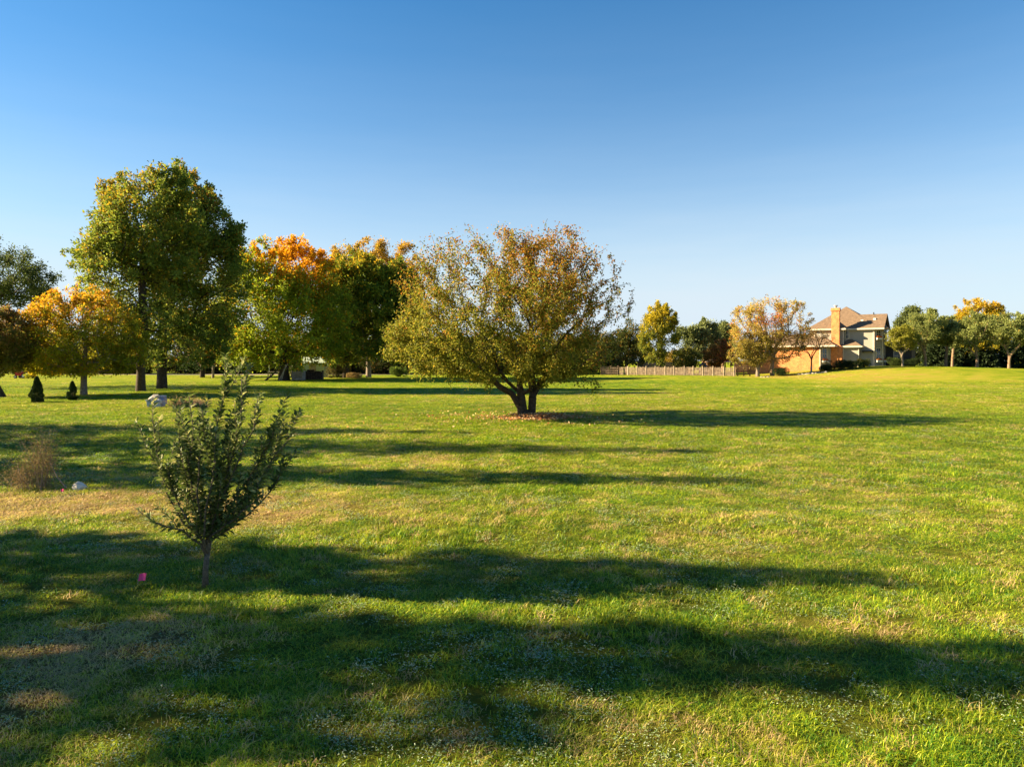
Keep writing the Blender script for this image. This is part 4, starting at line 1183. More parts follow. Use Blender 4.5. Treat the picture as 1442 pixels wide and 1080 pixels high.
def house():
    Y0 = 113.5; px0 = 1197
    X0 = PX(px0, Y0); z0 = 1.42
    rot = -math.radians(math.degrees(math.atan((px0 - CX) / F)) + 10.0)
    root = empty("house", (X0, Y0, z0), "two storey beige house with brown hipped roofs and tall orange brick chimney", "house", rz=rot)
    T = MB
    def roof_hip(b, x0, y0, x1, y1, z, ridge, th=.16):
        """ridge: list of 1 or 2 points (x,y,z). slopes from the eave rectangle, with a fascia edge"""
        c = [(x0, y0, z), (x1, y0, z), (x1, y1, z), (x0, y1, z)]
        if len(ridge) == 1:
            a = ridge[0]
            for k in range(4): b.poly([c[k], c[(k + 1) % 4], a])
        else:
            a, d = ridge
            if abs(a[0] - d[0]) > abs(a[1] - d[1]):
                b.poly([c[0], c[1], d, a]); b.poly([c[1], c[2], d]); b.poly([c[2], c[3], a, d]); b.poly([c[3], c[0], a])
            else:
                b.poly([c[0], c[1], a]); b.poly([c[1], c[2], d, a]); b.poly([c[2], c[3], d]); b.poly([c[3], c[0], a, d])
        b.poly(c[::-1])
    # ---- walls
    w = T()
    w.prism([(-4.2, -5.2), (-0.1, -5.2), (-0.1, -4.0), (4.05, -4.0), (5.05, -3.0), (5.05, 1.6), (4.0, 1.6), (4.0, 5.2), (-5.3, 5.2), (-5.3, -3.6), (-4.2, -3.6)], -1.2, 5.80)
    w.poly([(5.05, -3.95, 5.85), (5.05, 1.6, 5.85), (5.05, -1.2, 8.0)])
    w.build("wall", M_SIDE, root)
    T().prism([(-0.098, -5.195), (2.1, -5.195), (2.1, -4.003), (-0.098, -4.003)], -1.2, 3.1).build("bay_wall", M_SIDE, root)
    g = T().prism([(-14, -7.5), (-3.0, -7.5), (-3.0, 0), (-14, 0)], -2.4, 3.18).build("garage_wall", M_BRICK, root)
    T().prism([(-2.997, -7.45), (-1.7, -6.2), (-1.7, -5.203), (-2.997, -5.203)], -1.4, 3.17).build("porch_wall", M_SIDE, root)
    T().prism([(5.053, 0.4), (8.6, 0.4), (8.6, 5.0), (5.053, 5.0)], -1.2, 3.5).build("rear_wall", M_DARK, root)  # near-black colour paints in the shade on the rear wing wall
    # ---- roofs
    r = T(); roof_hip(r, -5.75, -4.42, 4.9, 5.6, 5.84, [(-0.64, 0.6, 9.6)]); r.build("roof", M_ROOF, root)
    r = T()   # front hip over the left block
    r.poly([(-4.75, -5.65, 5.86), (0.35, -5.65, 5.86), (-0.9, -2.2, 8.05), (-2.6, -2.2, 8.05)]) if False else None
    a1, a2 = (-2.2, -3.0, 7.75), (-2.2, 0.6, 7.75)
    r.poly([(-4.75, -5.65, 5.86), (0.35, -5.65, 5.86), a1]); r.poly([(0.35, -5.65, 5.86), (0.35, 0.6, 5.86), a2, a1]); r.poly([(-4.75, 0.6, 5.86), (-4.75, -5.65, 5.86), a1, a2])
    r.poly([(-4.75, -5.65, 5.86), (-4.75, 0.6, 5.86), (0.35, 0.6, 5.86), (0.35, -5.65, 5.86)])
    r.build("roof", M_ROOF, root)
    r = T()   # gable over the right block, ridge along x
    e, h, ym = 5.85, 8.12, -1.2
    for s in (0, 1):
        ya = -4.45 if s == 0 else 2.05
        ea, ha = (e, h)
        q = [(-1, ya, ea), (5.5, ya, ea), (5.5, ym, ha), (-1, ym, ha)]
        r.poly(q if s == 0 else q[::-1]); lo = [(x, y, z - .14) for x, y, z in q]; r.poly(lo[::-1] if s == 0 else lo)
        r.poly([q[1], lo[1], lo[2], q[2]]); r.poly([q[0], lo[0], lo[1], q[1]])
    r.poly([(5.48, -4.4, 5.845), (6.0, -3.9, 5.845), (6.0, -2.2, 5.845), (5.3, -2.2, 6.25), (5.3, -3.6, 6.25)])
    r.build("roof", M_ROOF, root)
    T().box(4.9, -3.9, 5.68, 5.95, -2.0, 5.84).build("eave_return", M_TRIM, root)
    r = T(); roof_hip(r, -14.5, -8.0, -0.7, 0.5, 3.24, [(-10.5, -4.2, 5.1), (-3.6, -4.2, 5.1)]); r.build("garage_roof", M_ROOF, root)
    r = T(); r.poly([(-0.6, -5.65, 3.12), (2.65, -5.65, 3.12), (1.0, -4.0, 4.2), (0.5, -4.0, 4.2)]); r.poly([(2.65, -5.65, 3.12), (2.65, -4.0, 3.12), (1.0, -4.0, 4.2)]); r.poly([(-0.6, -4.0, 3.12), (-0.6, -5.65, 3.12), (0.5, -4.0, 4.2)]); r.build("bay_roof", M_ROOF, root)
    r = T(); roof_hip(r, 4.9, -0.1, 9.1, 5.4, 3.55, [(6.2, 2.6, 5.0), (7.7, 2.6, 5.0)]); r.build("rear_roof", M_DARK, root)  # roof in shade: darkness put into its colour instead of shingles
    # ---- fascia / gutters
    f = T()
    f.box(-4.8, -5.72, 5.62, 0.4, -5.60, 5.85).box(0.30, -5.60, 5.62, 0.42, -4.45, 5.85).box(-4.83, -5.6, 5.62, -4.72, -3.5, 5.85)
    f.box(0.42, -4.52, 5.62, 5.5, -4.40, 5.84).box(5.42, -4.4, 5.62, 5.54, -3.91, 5.84)
    f.box(-14.5, -8.08, 3.02, -0.65, -7.96, 3.25).box(-0.76, -7.96, 3.02, -0.64, -5.3, 3.25)
    f.box(-0.65, -5.73, 2.92, 2.7, -5.61, 3.13).box(2.6, -5.61, 2.92, 2.72, -4.05, 3.13)
    f.box(4.9, -0.2, 3.33, 9.1, -0.08, 3.56)
    # soffits
    f.box(-4.7, -5.6, 5.66, 0.3, -5.203, 5.72).box(0.42, -4.4, 5.66, 5.4, -4.003, 5.72).box(-14.0, -7.96, 3.04, -0.8, -7.503, 3.10).box(-0.5, -5.6, 2.94, 2.6, -5.2, 2.99)
    boxes = [f.v[k:k + 8] for k in range(0, len(f.v), 8)]
    for bv in boxes:
        q = T(); q.v = bv; q.f = [tuple(v) for v in ((0, 3, 2, 1), (4, 5, 6, 7), (0, 1, 5, 4), (1, 2, 6, 5), (2, 3, 7, 6), (3, 0, 4, 7))]
        q.build("gutter", M_TRIM, root)
    for (x, y) in ((-0.02, -5.26), (2.12, -5.27), (-2.9, -7.55), (4.05, -4.06), (5.1, -2.98)):
        hgt = 5.7 if (x, y) in ((-0.02, -5.26), (4.05, -4.06), (5.1, -2.98)) else 3.0
        T().box(x - .06, y - .06, -1.0 if x > -1 else -1.6, x + .06, y + .03, hgt).build("downspout", M_TRIM, root)
    # ---- chimney
    ch = T(); ch.box(-1.62, -5.9, 3.35, -0.47, -5.205, 8.55); ch.build("chimney", M_BRICK, root)
    c2 = bpy.data.objects[ch_name()] if False else [o for o in root.children if o.name.startswith("chimney")][0]
    T().box(-1.72, -6.0, 8.55, -0.37, -5.1, 8.72).box(-1.68, -5.96, 8.72, -0.41, -5.14, 9.0).build("chimney_cap", M_BRICK, c2)
    T().tube([(-1.05, -5.55, 9.0), (-1.05, -5.55, 9.28)], .17, 10).tube([(-1.05, -5.55, 9.28), (-1.05, -5.55, 9.42)], .30, 10).build("flue", M_GREYM, c2)
    b = T()
    b.box(-1.65, -6.1, -1.4, -0.1, -5.205, 3.0)
    i = len(b.v); b.v += [(-1.65, -6.1, 3.0), (-.1, -6.1, 3.0), (-.1, -5.205, 3.0), (-1.65, -5.205, 3.0), (-1.62, -5.9, 3.36), (-.47, -5.9, 3.36), (-.47, -5.205, 3.36), (-1.62, -5.205, 3.36)]
    b.f += [tuple(i + k for k in q) for q in ((0, 1, 5, 4), (1, 2, 6, 5), (2, 3, 7, 6), (3, 0, 4, 7))]
    b.build("chimney_base", M_BRICK, c2)
    # ---- windows on given wall lines: (p0, p1, z0, z1)
    M_FL = leaf_material("flowers", .2, .7, .1)
    def window(p0, p1, za, zb, box=False, muntin=True):
        p0, p1 = Vector((*p0, 0)), Vector((*p1, 0)); d = (p1 - p0).normalized(); nrm = Vector((d.y, -d.x, 0)); L = (p1 - p0).length
        def bx(b, s0, s1, z_0, z_1, o0, o1):
            i = len(b.v)
            for zz in (z_0, z_1):
                for (s, o) in ((s0, o0), (s1, o0), (s1, o1), (s0, o1)):
                    q = p0 + d * s + nrm * o; b.v.append((q.x, q.y, zz))
            b.f += [tuple(i + k for k in q) for q in ((0, 3, 2, 1), (4, 5, 6, 7), (0, 1, 5, 4), (1, 2, 6, 5), (2, 3, 7, 6), (3, 0, 4, 7))]
        g = T(); bx(g, 0, L, za, zb, .005, .03); g = g.build("window", M_GLASS, root)
        f = T(); t = .09
        bx(f, -t, 0, za - t, zb + t, .005, .07); bx(f, L, L + t, za - t, zb + t, .005, .07); bx(f, 0, L, zb, zb + t, .005, .07); bx(f, 0, L, za - t, za, .005, .09)
        if muntin: bx(f, 0, L, (za + zb) / 2 - .03, (za + zb) / 2 + .03, .03, .055); bx(f, L / 2 - .015, L / 2 + .015, za, zb, .03, .05)
        f.build("frame", M_TRIM, g)
        if box:
            k = T(); bx(k, -.12, L + .12, za - .48, za - .18, .09, .38); k = k.build("flower_box", M_WHITE, root)
            rng = np.random.default_rng(int(za * 10) + int(L * 100)); n = 420
            s = rng.random(n) * (L + .2) - .1
            q = np.array([[*(p0 + d * a + nrm * (.12 + .24 * rng.random()))] for a in s]); q[:, 2] = za - .20 + np.abs(rng.normal(size=n)) * .12
            pal_ = np.array([(0.55, 0.16, 0.02), (0.6, 0.25, 0.03), (0.10, 0.14, 0.03), (0.5, 0.08, 0.02)])
            quads_mesh("flowers", leaf_quads(rng, q, unit(rng.normal(size=(n, 3)) + [0, 0, .6]), .10, .08), M_FL, pal_[rng.integers(0, 4, n)], k)
    window((4.32, -3.73), (4.80, -3.25), 4.55, 5.45, True)
    window((4.32, -3.73), (4.80, -3.25), 1.15, 2.75, True)
    window((5.05, -2.3), (5.05, -0.9), 4.55, 5.45, True)
    window((5.05, -2.3), (5.05, -0.9), 1.15, 2.75, True)
    window((-2.65, -7.12), (-2.15, -6.63), 1.1, 2.75, True)
    window((-1.7, -6.0), (-1.7, -5.4), 1.1, 2.75)
    window((0.15, -4.0), (0.5, -4.0), 4.35, 5.5)
    window((6.2, 0.4), (7.2, 0.4), 1.0, 2.3)
    T().box(2.5, -4.75, 2.28, 4.0, -4.005, 2.42).box(2.55, -4.7, 2.1, 2.62, -4.005, 2.28).box(3.88, -4.7, 2.1, 3.95, -4.005, 2.28).build("awning", M_DARK, root)
    for (x, y, z) in ((2.2, -2.6, 6.9), (3.9, -2.4, 7.1)):
        T().box(x - .18, y - .2, z, x + .18, y + .2, z + .32).build("roof_vent", M_WHITE, root)
    T().tube([(3.6, -1.3, 8.0), (3.6, -1.3, 8.4)], .08, 8).build("vent_pipe", M_DARK, root)
    T().box(-4.25, -5.24, -1.2, -4.13, -5.15, 5.6).build("corner_board", M_TRIM, root)
    T().box(3.88, -4.05, -1, 3.96, -4.004, 5.6).build("corner_board", M_TRIM, root)
house()

# low stone edging in front of the garage wing
M_STONE = simple("pale_stone", [(0.3, (0.30, 0.26, 0.21)), (0.6, (0.50, 0.46, 0.40)), (0.8, (0.62, 0.58, 0.52))], 6, .9, .5, .03)
def rock_mesh(name, r, seed, m=M_STONE, parent=None, loc=(0, 0, 0), sc_=(1, 1, 1), sub=3, peak=0.0):
    import bmesh
    bm = bmesh.new(); bmesh.ops.create_icosphere(bm, subdivisions=sub, radius=1)
    rng = np.random.default_rng(seed); pl = [(unit(rng.normal(size=3)), 0.45 + .3 * rng.random()) for _ in range(16)]
    for v in bm.verts:
        c = np.array(v.co)
        for nv, dd in pl:
            t = c @ nv
            if t > dd: c = c - nv * (t - dd) * .97
        if peak: c = c * np.array([1 - peak * max(0, c[2]), 1 - peak * max(0, c[2]), 1 + peak * .6]) + np.array([peak * .55 * max(0, c[2]), 0, 0])
        c = c * (1 + .05 * (fbm(np.array([c[0] * 3 + seed]), np.array([c[1] * 3 + c[2] * 2]), seed, 3)[0] - .5))
        v.co = Vector((c[0] * r * sc_[0], c[1] * r * sc_[1], c[2] * r * sc_[2]))
    me = bpy.data.meshes.new(name); bm.to_mesh(me); bm.free(); me.materials.append(m)
    o = link(name, me, parent); o.location = loc
    return o
for k in range(9):
    px = 1126 + k * 4.6; Y = 100.5; x, y, z = loc_at(px, Y)
    o = rock_mesh("edging_stone", .28, 300 + k, loc=(x, y, z + .05), sc_=(1.2, .8, .6))
    tag(o, "pale edging stone in the short row before the brick garage wall", "stone", "row of edging stones before the garage wing")
for k in range(3):
    x, y, z = loc_at(1072 + k * 5, 98); o = rock_mesh("garden_stone", .2, 330 + k, loc=(x, y, z + .04), sc_=(1.3, 1, .5))
    tag(o, "small white stone lying before the birch clump", "stone", "white stones before the birches")

# ------------------------------------------------------------------ fences
M_FENCE = simple("weathered_fence", [(0.3, (0.10, 0.072, 0.052)), (0.5, (0.21, 0.155, 0.11)), (0.7, (0.34, 0.27, 0.20))], 3, .9, .3, .01)
M_POST = simple("fence_post", [(0.3, (0.25, 0.19, 0.135)), (0.7, (0.42, 0.34, 0.26))], 3, .85, .2, .01)
M_RAIL = simple("dark_rail", [(0.3, (0.09, 0.055, 0.03)), (0.7, (0.20, 0.13, 0.08))], 3, .9, .2, .01)
def picket_fence():
    Ya, Yb = 118.5, 105.0; xa, xb = PX(846, Ya), PX(1036, Yb)
    zz = gz(xa, Ya); ang = math.atan2(Yb - Ya, xb - xa); L = math.hypot(xb - xa, Yb - Ya)
    root = empty("picket_fence", (xa, Ya, zz), "long weathered tan picket fence with paler posts beyond the lawn", "fence", rz=ang)
    rng = np.random.default_rng(9)
    pk = MB()
    def g(x): return gz(xa + x * math.cos(ang), Ya + x * math.sin(ang)) - zz
    x = 0.0
    while x < L:
        h = 1.20 + .14 * rng.random(); w = .06 + .035 * rng.random(); b0 = g(x)
        pk.prism([(x, -.02), (x + w, -.02), (x + w, .005), (x, .005)], b0 + .03, b0 + h)
        x += .125
    pk.build("pickets", M_FENCE, root)
    for zr in (.3, 1.0):
        rl = MB(); xs = np.linspace(0, L, 14)
        rl.tube([(q, .035, g(q) + zr) for q in xs], .04, 4); rl.build("rail", M_FENCE, root)
    k = 0.1
    while k < L:
        wd = .10 if rng.random() < .8 else .2
        MB().prism([(k, -.09), (k + wd, -.09), (k + wd, -.025), (k, -.025)], g(k) - .1, g(k) + 1.42).prism([(k - .02, -.11), (k + wd + .02, -.11), (k + wd + .02, -.02), (k - .02, -.02)], g(k) + 1.42, g(k) + 1.46).build("post", M_POST, root)
        k += 1.3 + .5 * rng.random()
picket_fence()
def rail_fence():
    Y = 105.1; x0, x1 = PX(1037, Y), PX(1064, Y); zz = gz(x0, Y)
    root = empty("rail_fence", (x0, Y, zz), "short dark three rail fence joining the long fence to the birches", "fence")
    L = x1 - x0; k = 0.12
    while k < L:
        g = gz(x0 + k, Y) - zz; MB().box(k, -.07, g - .1, k + .14, .07, g + 1.35).build("post", M_RAIL, root); k += 0.9
    for z in (.3, .7, 1.1):
        b = MB(); b.tube([(.05, .1, z), (L * .5, .1, z + .03 + gz(x0 + L * .5, Y) - zz), (L, .1, z + gz(x1, Y) - zz)], .055, 6); b.build("rail", M_RAIL, root)
    b = MB(); k = 0.05
    while k < L: b.box(k, .16, .05 + gz(x0 + k, Y) - zz, k + .015, .175, 1.2 + gz(x0 + k, Y) - zz); k += .15
    b.build("wire_mesh", M_RAIL, root)
rail_fence()
def privacy(xa, xb, Y, h, lab, m):
    x0, x1 = PX(xa, Y), PX(xb, Y); zz = gz(x0, Y)
    root = empty("privacy_fence", (x0, Y, zz), lab, "fence", "pale board fences behind the picket fence")
    b = MB(); k = 0.0; rng = np.random.default_rng(int(xa))
    while k < x1 - x0:
        g = gz(x0 + k, Y) - zz; b.box(k, 0, g, k + .17, .025, g + h + .04 * rng.random()); k += .185
    b.build("boards", m, root)
    k = 0.0
    while k < x1 - x0:
        g = gz(x0 + k, Y) - zz; MB().box(k, .03, g, k + .1, .13, g + h + .12).build("post", m, root); k += 2.4
privacy(898, 972, 127, 2.1, "taller pale board fence showing above the left half of the picket fence", M_POST)
privacy(1034, 1064, 125, 2.0, "pale board fence seen over the rail fence", M_POST)
def chain_link():
    Y = 116; x0, x1 = PX(846, Y), PX(872, Y); zz = gz(x0, Y)
    root = empty("board_fence", (x0, Y, zz), "grey horizontal board fence left of the picket fence's end", "fence")
    b = MB()
    for k in range(5): b.box(0, 0, .1 + k * .28, x1 - x0, .03, .3 + k * .28)
    b.build("boards", M_RAIL, root)
    for k in (0.0, 1.5, 2.9): MB().box(k, -.1, -.05, k + .1, -.003, 1.55).build("post", M_RAIL, root)
chain_link()

# pavilion and blue play arch behind the fence
def pavilion():
    Y = 128.0; X = PX(1014, Y); z = gz(X, Y)
    root = empty("garden_shed", (X, Y, z), "low brown open sided shed with white edged roof behind the fence", "shed")
    MB().box(-2.3, 0, 0, .2, 2.4, 2.1).build("wall", simple("shed_wood", [(0.3, (0.24, 0.13, 0.07)), (0.7, (0.40, 0.24, 0.14))], 2, .9, .2, .02), root)
    for x in (.9, 1.9, 2.9): MB().box(x, 0, 0, x + .14, .14, 2.2).build("post", M_RAIL, root)
    b = MB(); b.poly([(-2.7, -.5, 2.15), (3.3, -.5, 2.3), (3.6, 2.6, 3.5), (-1.0, 2.6, 3.3)]); b.poly([(-2.7, -.5, 2.0), (-1.0, 2.6, 3.15), (3.6, 2.6, 3.35), (3.3, -.5, 2.15)])
    b.build("roof", M_ROOF, root)
    MB().box(-2.75, -.62, 1.98, 3.35, -.51, 2.16).build("fascia", M_WHITE, root)
pavilion()
def arch():
    Y = 119.0; X = PX(991, Y); z = gz(X, Y)
    root = empty("play_arch", (X, Y, z), "blue arched play tunnel top showing over the picket fence", "play equipment")
    M_BLUE = simple("blue_plastic", [(0.4, (0.05, 0.10, 0.30)), (0.6, (0.07, 0.14, 0.38))], 3, .4, 0, 0)
    b = MB(); n = 12
    for k in range(n):
        a0, a1 = math.pi * k / n, math.pi * (k + 1) / n
        for (r0, r1) in ((.72, .60),):
            p = [(-math.cos(a0) * .62, math.sin(a0) * .55 + 1.35), (-math.cos(a1) * .62, math.sin(a1) * .55 + 1.35)]
            q = [(-math.cos(a0) * .45, math.sin(a0) * .38 + 1.35), (-math.cos(a1) * .45, math.sin(a1) * .38 + 1.35)]
            i = len(b.v)
            for yy in (0, .9):
                b.v += [(p[0][0], yy, p[0][1]), (p[1][0], yy, p[1][1]), (q[1][0], yy, q[1][1]), (q[0][0], yy, q[0][1])]
            b.f += [tuple(i + k2 for k2 in f) for f in ((0, 1, 2, 3), (7, 6, 5, 4), (0, 4, 5, 1), (1, 5, 6, 2), (2, 6, 7, 3), (3, 7, 4, 0))]
    b.build("canopy", M_BLUE, root)
    for x in (-.6, .46):
        for y in (.03, .8): MB().box(x, y, 0, x + .12, y + .1, 1.35).build("leg", M_BLUE, root)
arch()

# ------------------------------------------------------------------ small things by the trees on the left
M_BOARD = simple("old_boards", [(0.3, (0.14, 0.11, 0.08)), (0.6, (0.32, 0.27, 0.21)), (0.8, (0.46, 0.40, 0.33))], 3, .9, .4, .02)
def wood_corner():
    Y = 83.0
    x, y, z = loc_at(380, Y - 1.0)
    root = empty("leaning_pole", (x, y, z), "long dark pole leaning up against the trunk of the orange topped maple", "pole")
    MB().tube([(-.55, 0, .0), (.3, .25, .75), (1.35, .5, 1.95)], [.11, .10, .07], 8).build("shaft", M_BARK, root)
    for k, (px, dx, lab) in enumerate([(396, .55, "left pale plank leaning on the maple trunk"), (398.5, .35, "middle pale plank leaning on the maple trunk"), (394.5, .9, "pale plank leaning most steeply outward on the maple trunk")]):
        x, y, z = loc_at(px - 1, Y - 1.1)
        o = MB().tube([(x - .1, y, z), (x - .1 + dx, y + .5, z + 1.75 + .1 * k)], .055, 4).build("plank", M_BOARD); tag(o, lab, "plank", "planks leaning on the maple")
    x, y, z = loc_at(411, Y)
    root = empty("wooden_crate", (x, y, z), "large open pale wooden crate right of the leaning boards", "crate")
    for k in range(4): MB().box(0, 0, .05 + k * .27, 1.25, .04, .26 + k * .27).build("board", M_BOARD, root)
    for xx in (0, 1.17): MB().box(xx, -.06, 0, xx + .08, -.003, 1.2).build("post", M_BOARD, root)
    MB().box(0, .044, .02, .05, 1.2, 1.1).box(1.2, .044, .02, 1.25, 1.2, 1.1).box(.05, 1.16, .02, 1.2, 1.2, 1.1).build("side_panel", M_BOARD, root)
    MB().box(-.05, -.09, 1.2, 1.35, 1.25, 1.26).build("top", M_DARK, root)
    x, y, z = loc_at(376, 92)
    root = empty("low_platform", (x, y, z), "low pale board platform behind the leaning pole", "platform")
    MB().box(0, 0, .75, 3.0, 1.0, .85).build("deck", M_BOARD, root)
    for xx in (.05, 1.4, 2.8):
        for yy in (.05, .85): MB().box(xx, yy, 0, xx + .12, yy + .1, .745).build("leg", M_BOARD, root)
    MB().box(.2, .04, .86, .3, .12, 1.75).build("upright", M_WHITE, root)
    # woodpile
    x, y, z = loc_at(423, 86)
    root = empty("firewood_stack", (x, y, z), "low dark stack of firewood before the pale green shed", "wood pile")
    rng = np.random.default_rng(4); b = MB(); e = MB()
    for row in range(7):
        k = 0.08
        while k < 2.55:
            r = .085 + .03 * rng.random(); zc = .09 + row * .165
            if zc > 1.15 - .25 * abs(k - 1.2) + .1 * rng.random(): k += .2; continue
            b.tube([(k, -.02 - .05 * rng.random(), zc), (k, .5, zc)], r, 7); k += .2
    b.build("logs", simple("log_ends", [(0.35, (0.03, 0.02, 0.015)), (0.6, (0.09, 0.06, 0.04)), (0.8, (0.22, 0.13, 0.08))], 6, .95, .4, .02), root)
    MB().box(-.12, -.1, 0, -.03, .5, 1.1).box(2.6, -.1, 0, 2.7, .5, 1.1).build("end_frame", M_DARK, root)
    # shed
    x, y, z = loc_at(426, 95)
    root = empty("small_shed", (x, y, z), "pale green small shed half hidden by the maple boughs behind the wood pile", "shed")
    M_GS = siding("green_siding", (0.34, 0.42, 0.34), 5)
    MB().prism([(0, 0), (2.9, 0), (2.9, 2.2), (0, 2.2)], 0, 2.0).build("wall", M_GS, root)
    b = MB(); b.poly([(-.15, -.2, 1.95), (3.05, -.2, 1.95), (3.05, 1.1, 2.75), (-.15, 1.1, 2.75)]); b.poly([(3.05, 2.4, 1.95), (-.15, 2.4, 1.95), (-.15, 1.1, 2.75), (3.05, 1.1, 2.75)])
    b.poly([(0, 0, 2.0), (0, 1.1, 2.68), (0, 2.2, 2.0)]); b.poly([(2.9, 0, 2.0), (2.9, 2.2, 2.0), (2.9, 1.1, 2.68)])
    b.build("roof", M_GS, root)
    dr = MB().box(.9, -.04, .05, 1.8, -.003, 1.85).build("door", M_BOARD, root)
    MB().box(1.66, -.07, .9, 1.72, -.042, 1.05).build("handle", M_DARK, dr)
wood_corner()

def red_cart():
    Y = 93.0; x, y, z = loc_at(31, Y)
    M_RED = simple("red_paint", [(0.4, (0.50, 0.02, 0.012)), (0.6, (0.60, 0.03, 0.018))], 3, .4, 0, 0)
    root = empty("garden_tractor", (x, y, z), "small bright red garden tractor far away beneath the crab apple", "tractor")
    MB().prism([(-.75, -.3), (.05, -.3), (.05, .3), (-.75, .3)], .35, .78).build("hood", M_RED, root)
    MB().prism([(.05, -.4), (.75, -.4), (.75, .4), (.05, .4)], .35, .55).build("body", M_RED, root)
    MB().prism([(.30, -.22), (.70, -.22), (.70, .22), (.30, .22)], .55, .66).prism([(.62, -.22), (.72, -.22), (.72, .22), (.62, .22)], .66, 1.0).build("seat", M_DARK, root)
    for (wx, wr) in ((-.55, .2), (.5, .3)):
        for s in (-1, 1):
            w = MB().tube([(wx, s * .36, wr), (wx, s * .52, wr)], wr, 14).build("wheel", M_DARK, root)
            MB().tube([(wx, s * .525, wr), (wx, s * .54, wr)], wr * .5, 10).build("rim", M_WHITE, w)
    MB().tube([(-.05, 0, .78), (.12, 0, 1.02)], .02, 6).tube([(.02, -.16, 1.03), (.18, 0, 1.0), (.02, .16, 1.03)], .02, 5).build("steering_wheel", M_DARK, root)
    x, y, z = loc_at(40, Y)
    root = empty("utility_trailer", (x, y, z), "dark low trailer with sloped front right of the red tractor", "trailer")
    b = MB(); i = 0
    side = [(-.6, .3), (.65, .3), (.65, .98), (.1, .85)]
    for yy in (-.5, .5): b.v += [(x_, yy, z_) for x_, z_ in side]
    b.f += [(0, 1, 2, 3), (7, 6, 5, 4), (0, 4, 5, 1), (1, 5, 6, 2), (0, 3, 7, 4), (2, 6, 7, 3)]
    b.build("box", M_DARK, root)
    for s in (-1, 1): MB().tube([(.15, s * .53, .26), (.15, s * .66, .26)], .26, 14).build("wheel", M_DARK, root)
    MB().tube([(-.55, 0, .33), (-1.1, 0, .3)], .03, 6).build("drawbar", M_DARK, root)
red_cart()

# tub of stones and brush pile
def tub():
    Y = 35.6; x, y, z = loc_at(220, Y)
    M_PB = simple("pale_blue_plastic", [(0.4, (0.20, 0.28, 0.48)), (0.6, (0.30, 0.38, 0.58))], 5, .45, 0, 0)
    root = empty("storage_tub", (x, y, z), "pale blue plastic tub with lifted lid on the lawn beside the brush heap", "tub")
    b = MB(); pts = [(-.34, -.22), (.34, -.22), (.34, .22), (-.34, .22)]
    b.prism(pts, 0, .03)
    for (a, c) in ((0, 1), (1, 2), (2, 3), (3, 0)):
        p, q = pts[a], pts[c]; k = 1.12
        b.poly([(p[0], p[1], 0), (q[0], q[1], 0), (q[0] * k, q[1] * k, .33), (p[0] * k, p[1] * k, .33)])
        b.poly([(p[0] * k, p[1] * k, .33), (q[0] * k, q[1] * k, .33), (q[0] * .95, q[1] * .95, .03), (p[0] * .95, p[1] * .95, .03)])
    b.build("body", M_PB, root)
    MB().tube([(-.40, -.26, .33), (.40, -.26, .33), (.40, .26, .33), (-.40, .26, .33), (-.40, -.26, .33)], .022, 5).build("rim", M_PB, root)
    lid = MB().box(-.36, -.02, -.0, .36, .0, .46).build("lid", M_PB, root); lid.location = (.05, .25, .12); lid.rotation_euler = (math.radians(18), 0, math.radians(10))
    for k, (dx, dy, dz, r) in enumerate([(-.22, -.10, .40, .17), (.0, -.02, .50, .22), (-.02, -.20, .36, .13), (.2, -.14, .36, .14)]):
        o = rock_mesh("stone", r, 400 + k, loc=(x + dx, y + dy, z + dz), sc_=(1.1, 1, .8)); tag(o, ["palest flat stone at the left of the blue tub", "largest stone topping the blue tub", "small stone at the front of the blue tub", "stone at the right inside the blue tub"][k], "stone", "stones in the blue tub")
tub()
def twigs(name, lab, cat, px, Y, wpx, hpx, n, m, seed, r=.006, leafy=None, lean=0.0, tall=False, parts=("twigs", "leaves")):
    x, y, z = loc_at(px, Y); rng = np.random.default_rng(seed)
    root = empty(name, (x, y, z), lab, cat)
    W, H = wpx * Y / F / 2, hpx * Y / F
    b = MB(); tips = []
    for k in range(n):
        if tall:
            a = rng.normal() * .5; bx = np.array([rng.normal() * W * .25, rng.normal() * .12, 0.0])
            top = np.array([lean + rng.normal() * W * .55, rng.normal() * W * .4, H * (.45 + .55 * rng.random())])
            p = [bx, bx * .6 + top * .45 + [0, 0, H * .08], top]
        else:
            c = np.array([rng.normal() * W * .5, rng.normal() * W * .35, H * .25 * rng.random()]); d = unit(np.array([rng.normal(), rng.normal() * .8, .35 + .6 * rng.random() ** 2])); L = W * (.25 + .5 * rng.random())
            e = c + d * L; e[2] = min(e[2], H); p = [c, (c + e) / 2 + rng.normal(size=3) * .03, e]
        b.tube(p, [r, r * .8, r * .4], 4, cap=False); tips.append(p)
    b.build(parts[0], m, root)
    if leafy:
        cnt, sz, cols = leafy
        pk = rng.integers(0, n, cnt); T_ = np.array([np.array(t) for t in tips])[pk]
        s = rng.random(cnt)[:, None]
        pos = np.where(s < .35, T_[:, 0] + (T_[:, 1] - T_[:, 0]) * (s / .35), T_[:, 1] + (T_[:, 2] - T_[:, 1]) * ((s - .35) / .65)) + rng.normal(size=(cnt, 3)) * .05 * (1 + s)
        pos[:, 2] = np.maximum(pos[:, 2], .01)
        col = np.array(cols)[rng.integers(0, len(cols), cnt)] * (.7 + .6 * rng.random((cnt, 1)))
        quads_mesh(parts[1], leaf_quads(rng, pos, unit(rng.normal(size=(cnt, 3)) + [0, 0, .5]), sz, sz * (.12 if tall else .5)), M_LITTER, col, root)
    return root
M_DRYT = simple("dry_twigs", [(0.3, (0.16, 0.11, 0.07)), (0.7, (0.38, 0.28, 0.2))], 20, .9, 0, 0)
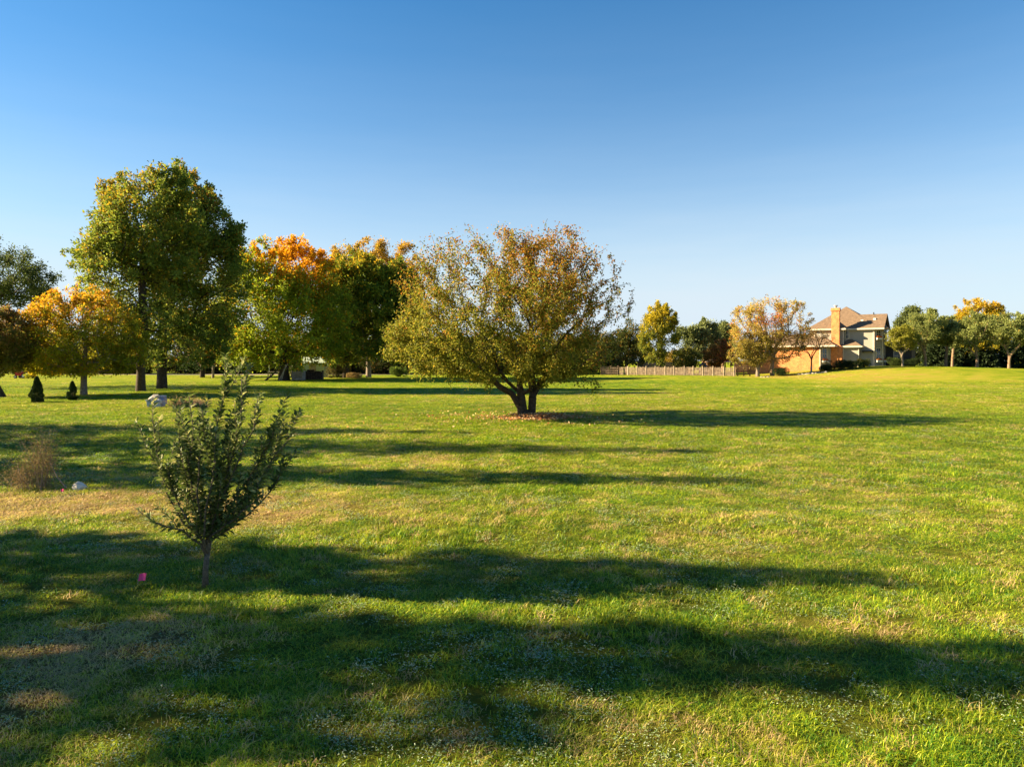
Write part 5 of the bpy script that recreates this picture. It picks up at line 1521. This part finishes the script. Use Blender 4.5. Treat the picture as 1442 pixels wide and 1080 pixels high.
twigs("brush_heap", "low heap of dry pinkish tan brush beside the blue tub", "brush pile", 266, 35.8, 46, 15, 320, M_DRYT, 5, .009, (1300, .07, [(0.34, 0.22, 0.13), (0.2, 0.13, 0.07), (0.4, 0.3, 0.1)]))
x_, y_, z_ = loc_at(276, 34.9)
tag(MB().box(x_ - .5, y_, z_ + .02, x_ + .5, y_ + .14, z_ + .12).build("dark_board", M_DARK), "dark board lying along the front of the brush heap", "board")
twigs("dry_fern_bush", "wispy tan dried feathery bush beside the white rock in the left foreground", "bush", 58, 12.7, 64, 84, 46, M_DRYT, 6, .0035, (3600, .05, [(0.20, 0.15, 0.06), (0.30, 0.20, 0.09), (0.13, 0.12, 0.04)]), tall=True, parts=("stems", "foliage"))
twigs("dry_fern_bush", "low outer tuft of the tan feathery bush at its left foot", "bush", 32, 12.5, 60, 40, 30, M_DRYT, 7, .0035, (1800, .05, [(0.26, 0.18, 0.07), (0.36, 0.24, 0.10), (0.16, 0.14, 0.05)]), tall=True, parts=("stems", "foliage"))
def stick():
    a = [PX(95, 12.6), 12.6, gz(PX(95, 12.6), 12.6)]
    o = MB().tube([(a[0], a[1], a[2]), (a[0] - .18, a[1], a[2] + .22), (a[0] - .36, a[1] + .05, a[2] + .52)], [.014, .01, .005], 6).build("dry_stalk", M_DRYT); tag(o, "bare dry stalk slanting up left from beside the white rock", "stalk")
stick()
Y = 12.55; x_, y_, z_ = loc_at(113, Y)
tag(rock_mesh("white_rock", .15, 12, loc=(x_, y_, z_ + .045), sc_=(1.2, .8, .72), sub=4, peak=.4, m=simple("chalky_stone", [(0.3, (0.42, 0.38, 0.32)), (0.7, (0.66, 0.62, 0.55))], 8, .9, .5, .02)), "pointed whitish rock in the shaded grass right of the dry feathery bush", "rock")
def flag(px, py, s, lab, seed, lift):
    Y = YG(py); x, y, z = loc_at(px, Y)
    M_P = bpy.data.materials.get("pink_plastic") or simple("pink_plastic", [(0.4, (0.80, 0.06, 0.22)), (0.6, (0.88, 0.09, 0.28))], 3, .5, 0, 0)
    root = empty("marker_flag", (x, y, z), lab, "marker flag", "pink marker flags")
    MB().tube([(0, 0, -.02), (0.004, 0, lift + s)], .0015, 5).build("wire", M_GREYM, root)
    b = MB(); n = 5
    for side, off in ((1, 0), (-1, -.0012)):
        for k in range(n):
            u0, u1 = k / n, (k + 1) / n
            def p(u, v): return (0.004 + u * s + (0.18 * s * v), off + .01 * math.sin(u * 5), lift + v * s * .95 + .12 * s * u * 1.2)
            q = [p(u0, 0), p(u1, 0), p(u1, 1), p(u0, 1)]; b.poly(q if side > 0 else q[::-1])
    b.build("flag", M_P, root)
flag(194, 826, .078, "square pink marker flag in the shaded grass left of the sapling", 1, .06)
flag(85, 697, .05, "tiny pink marker flag below the dry feathery bush", 2, .04)
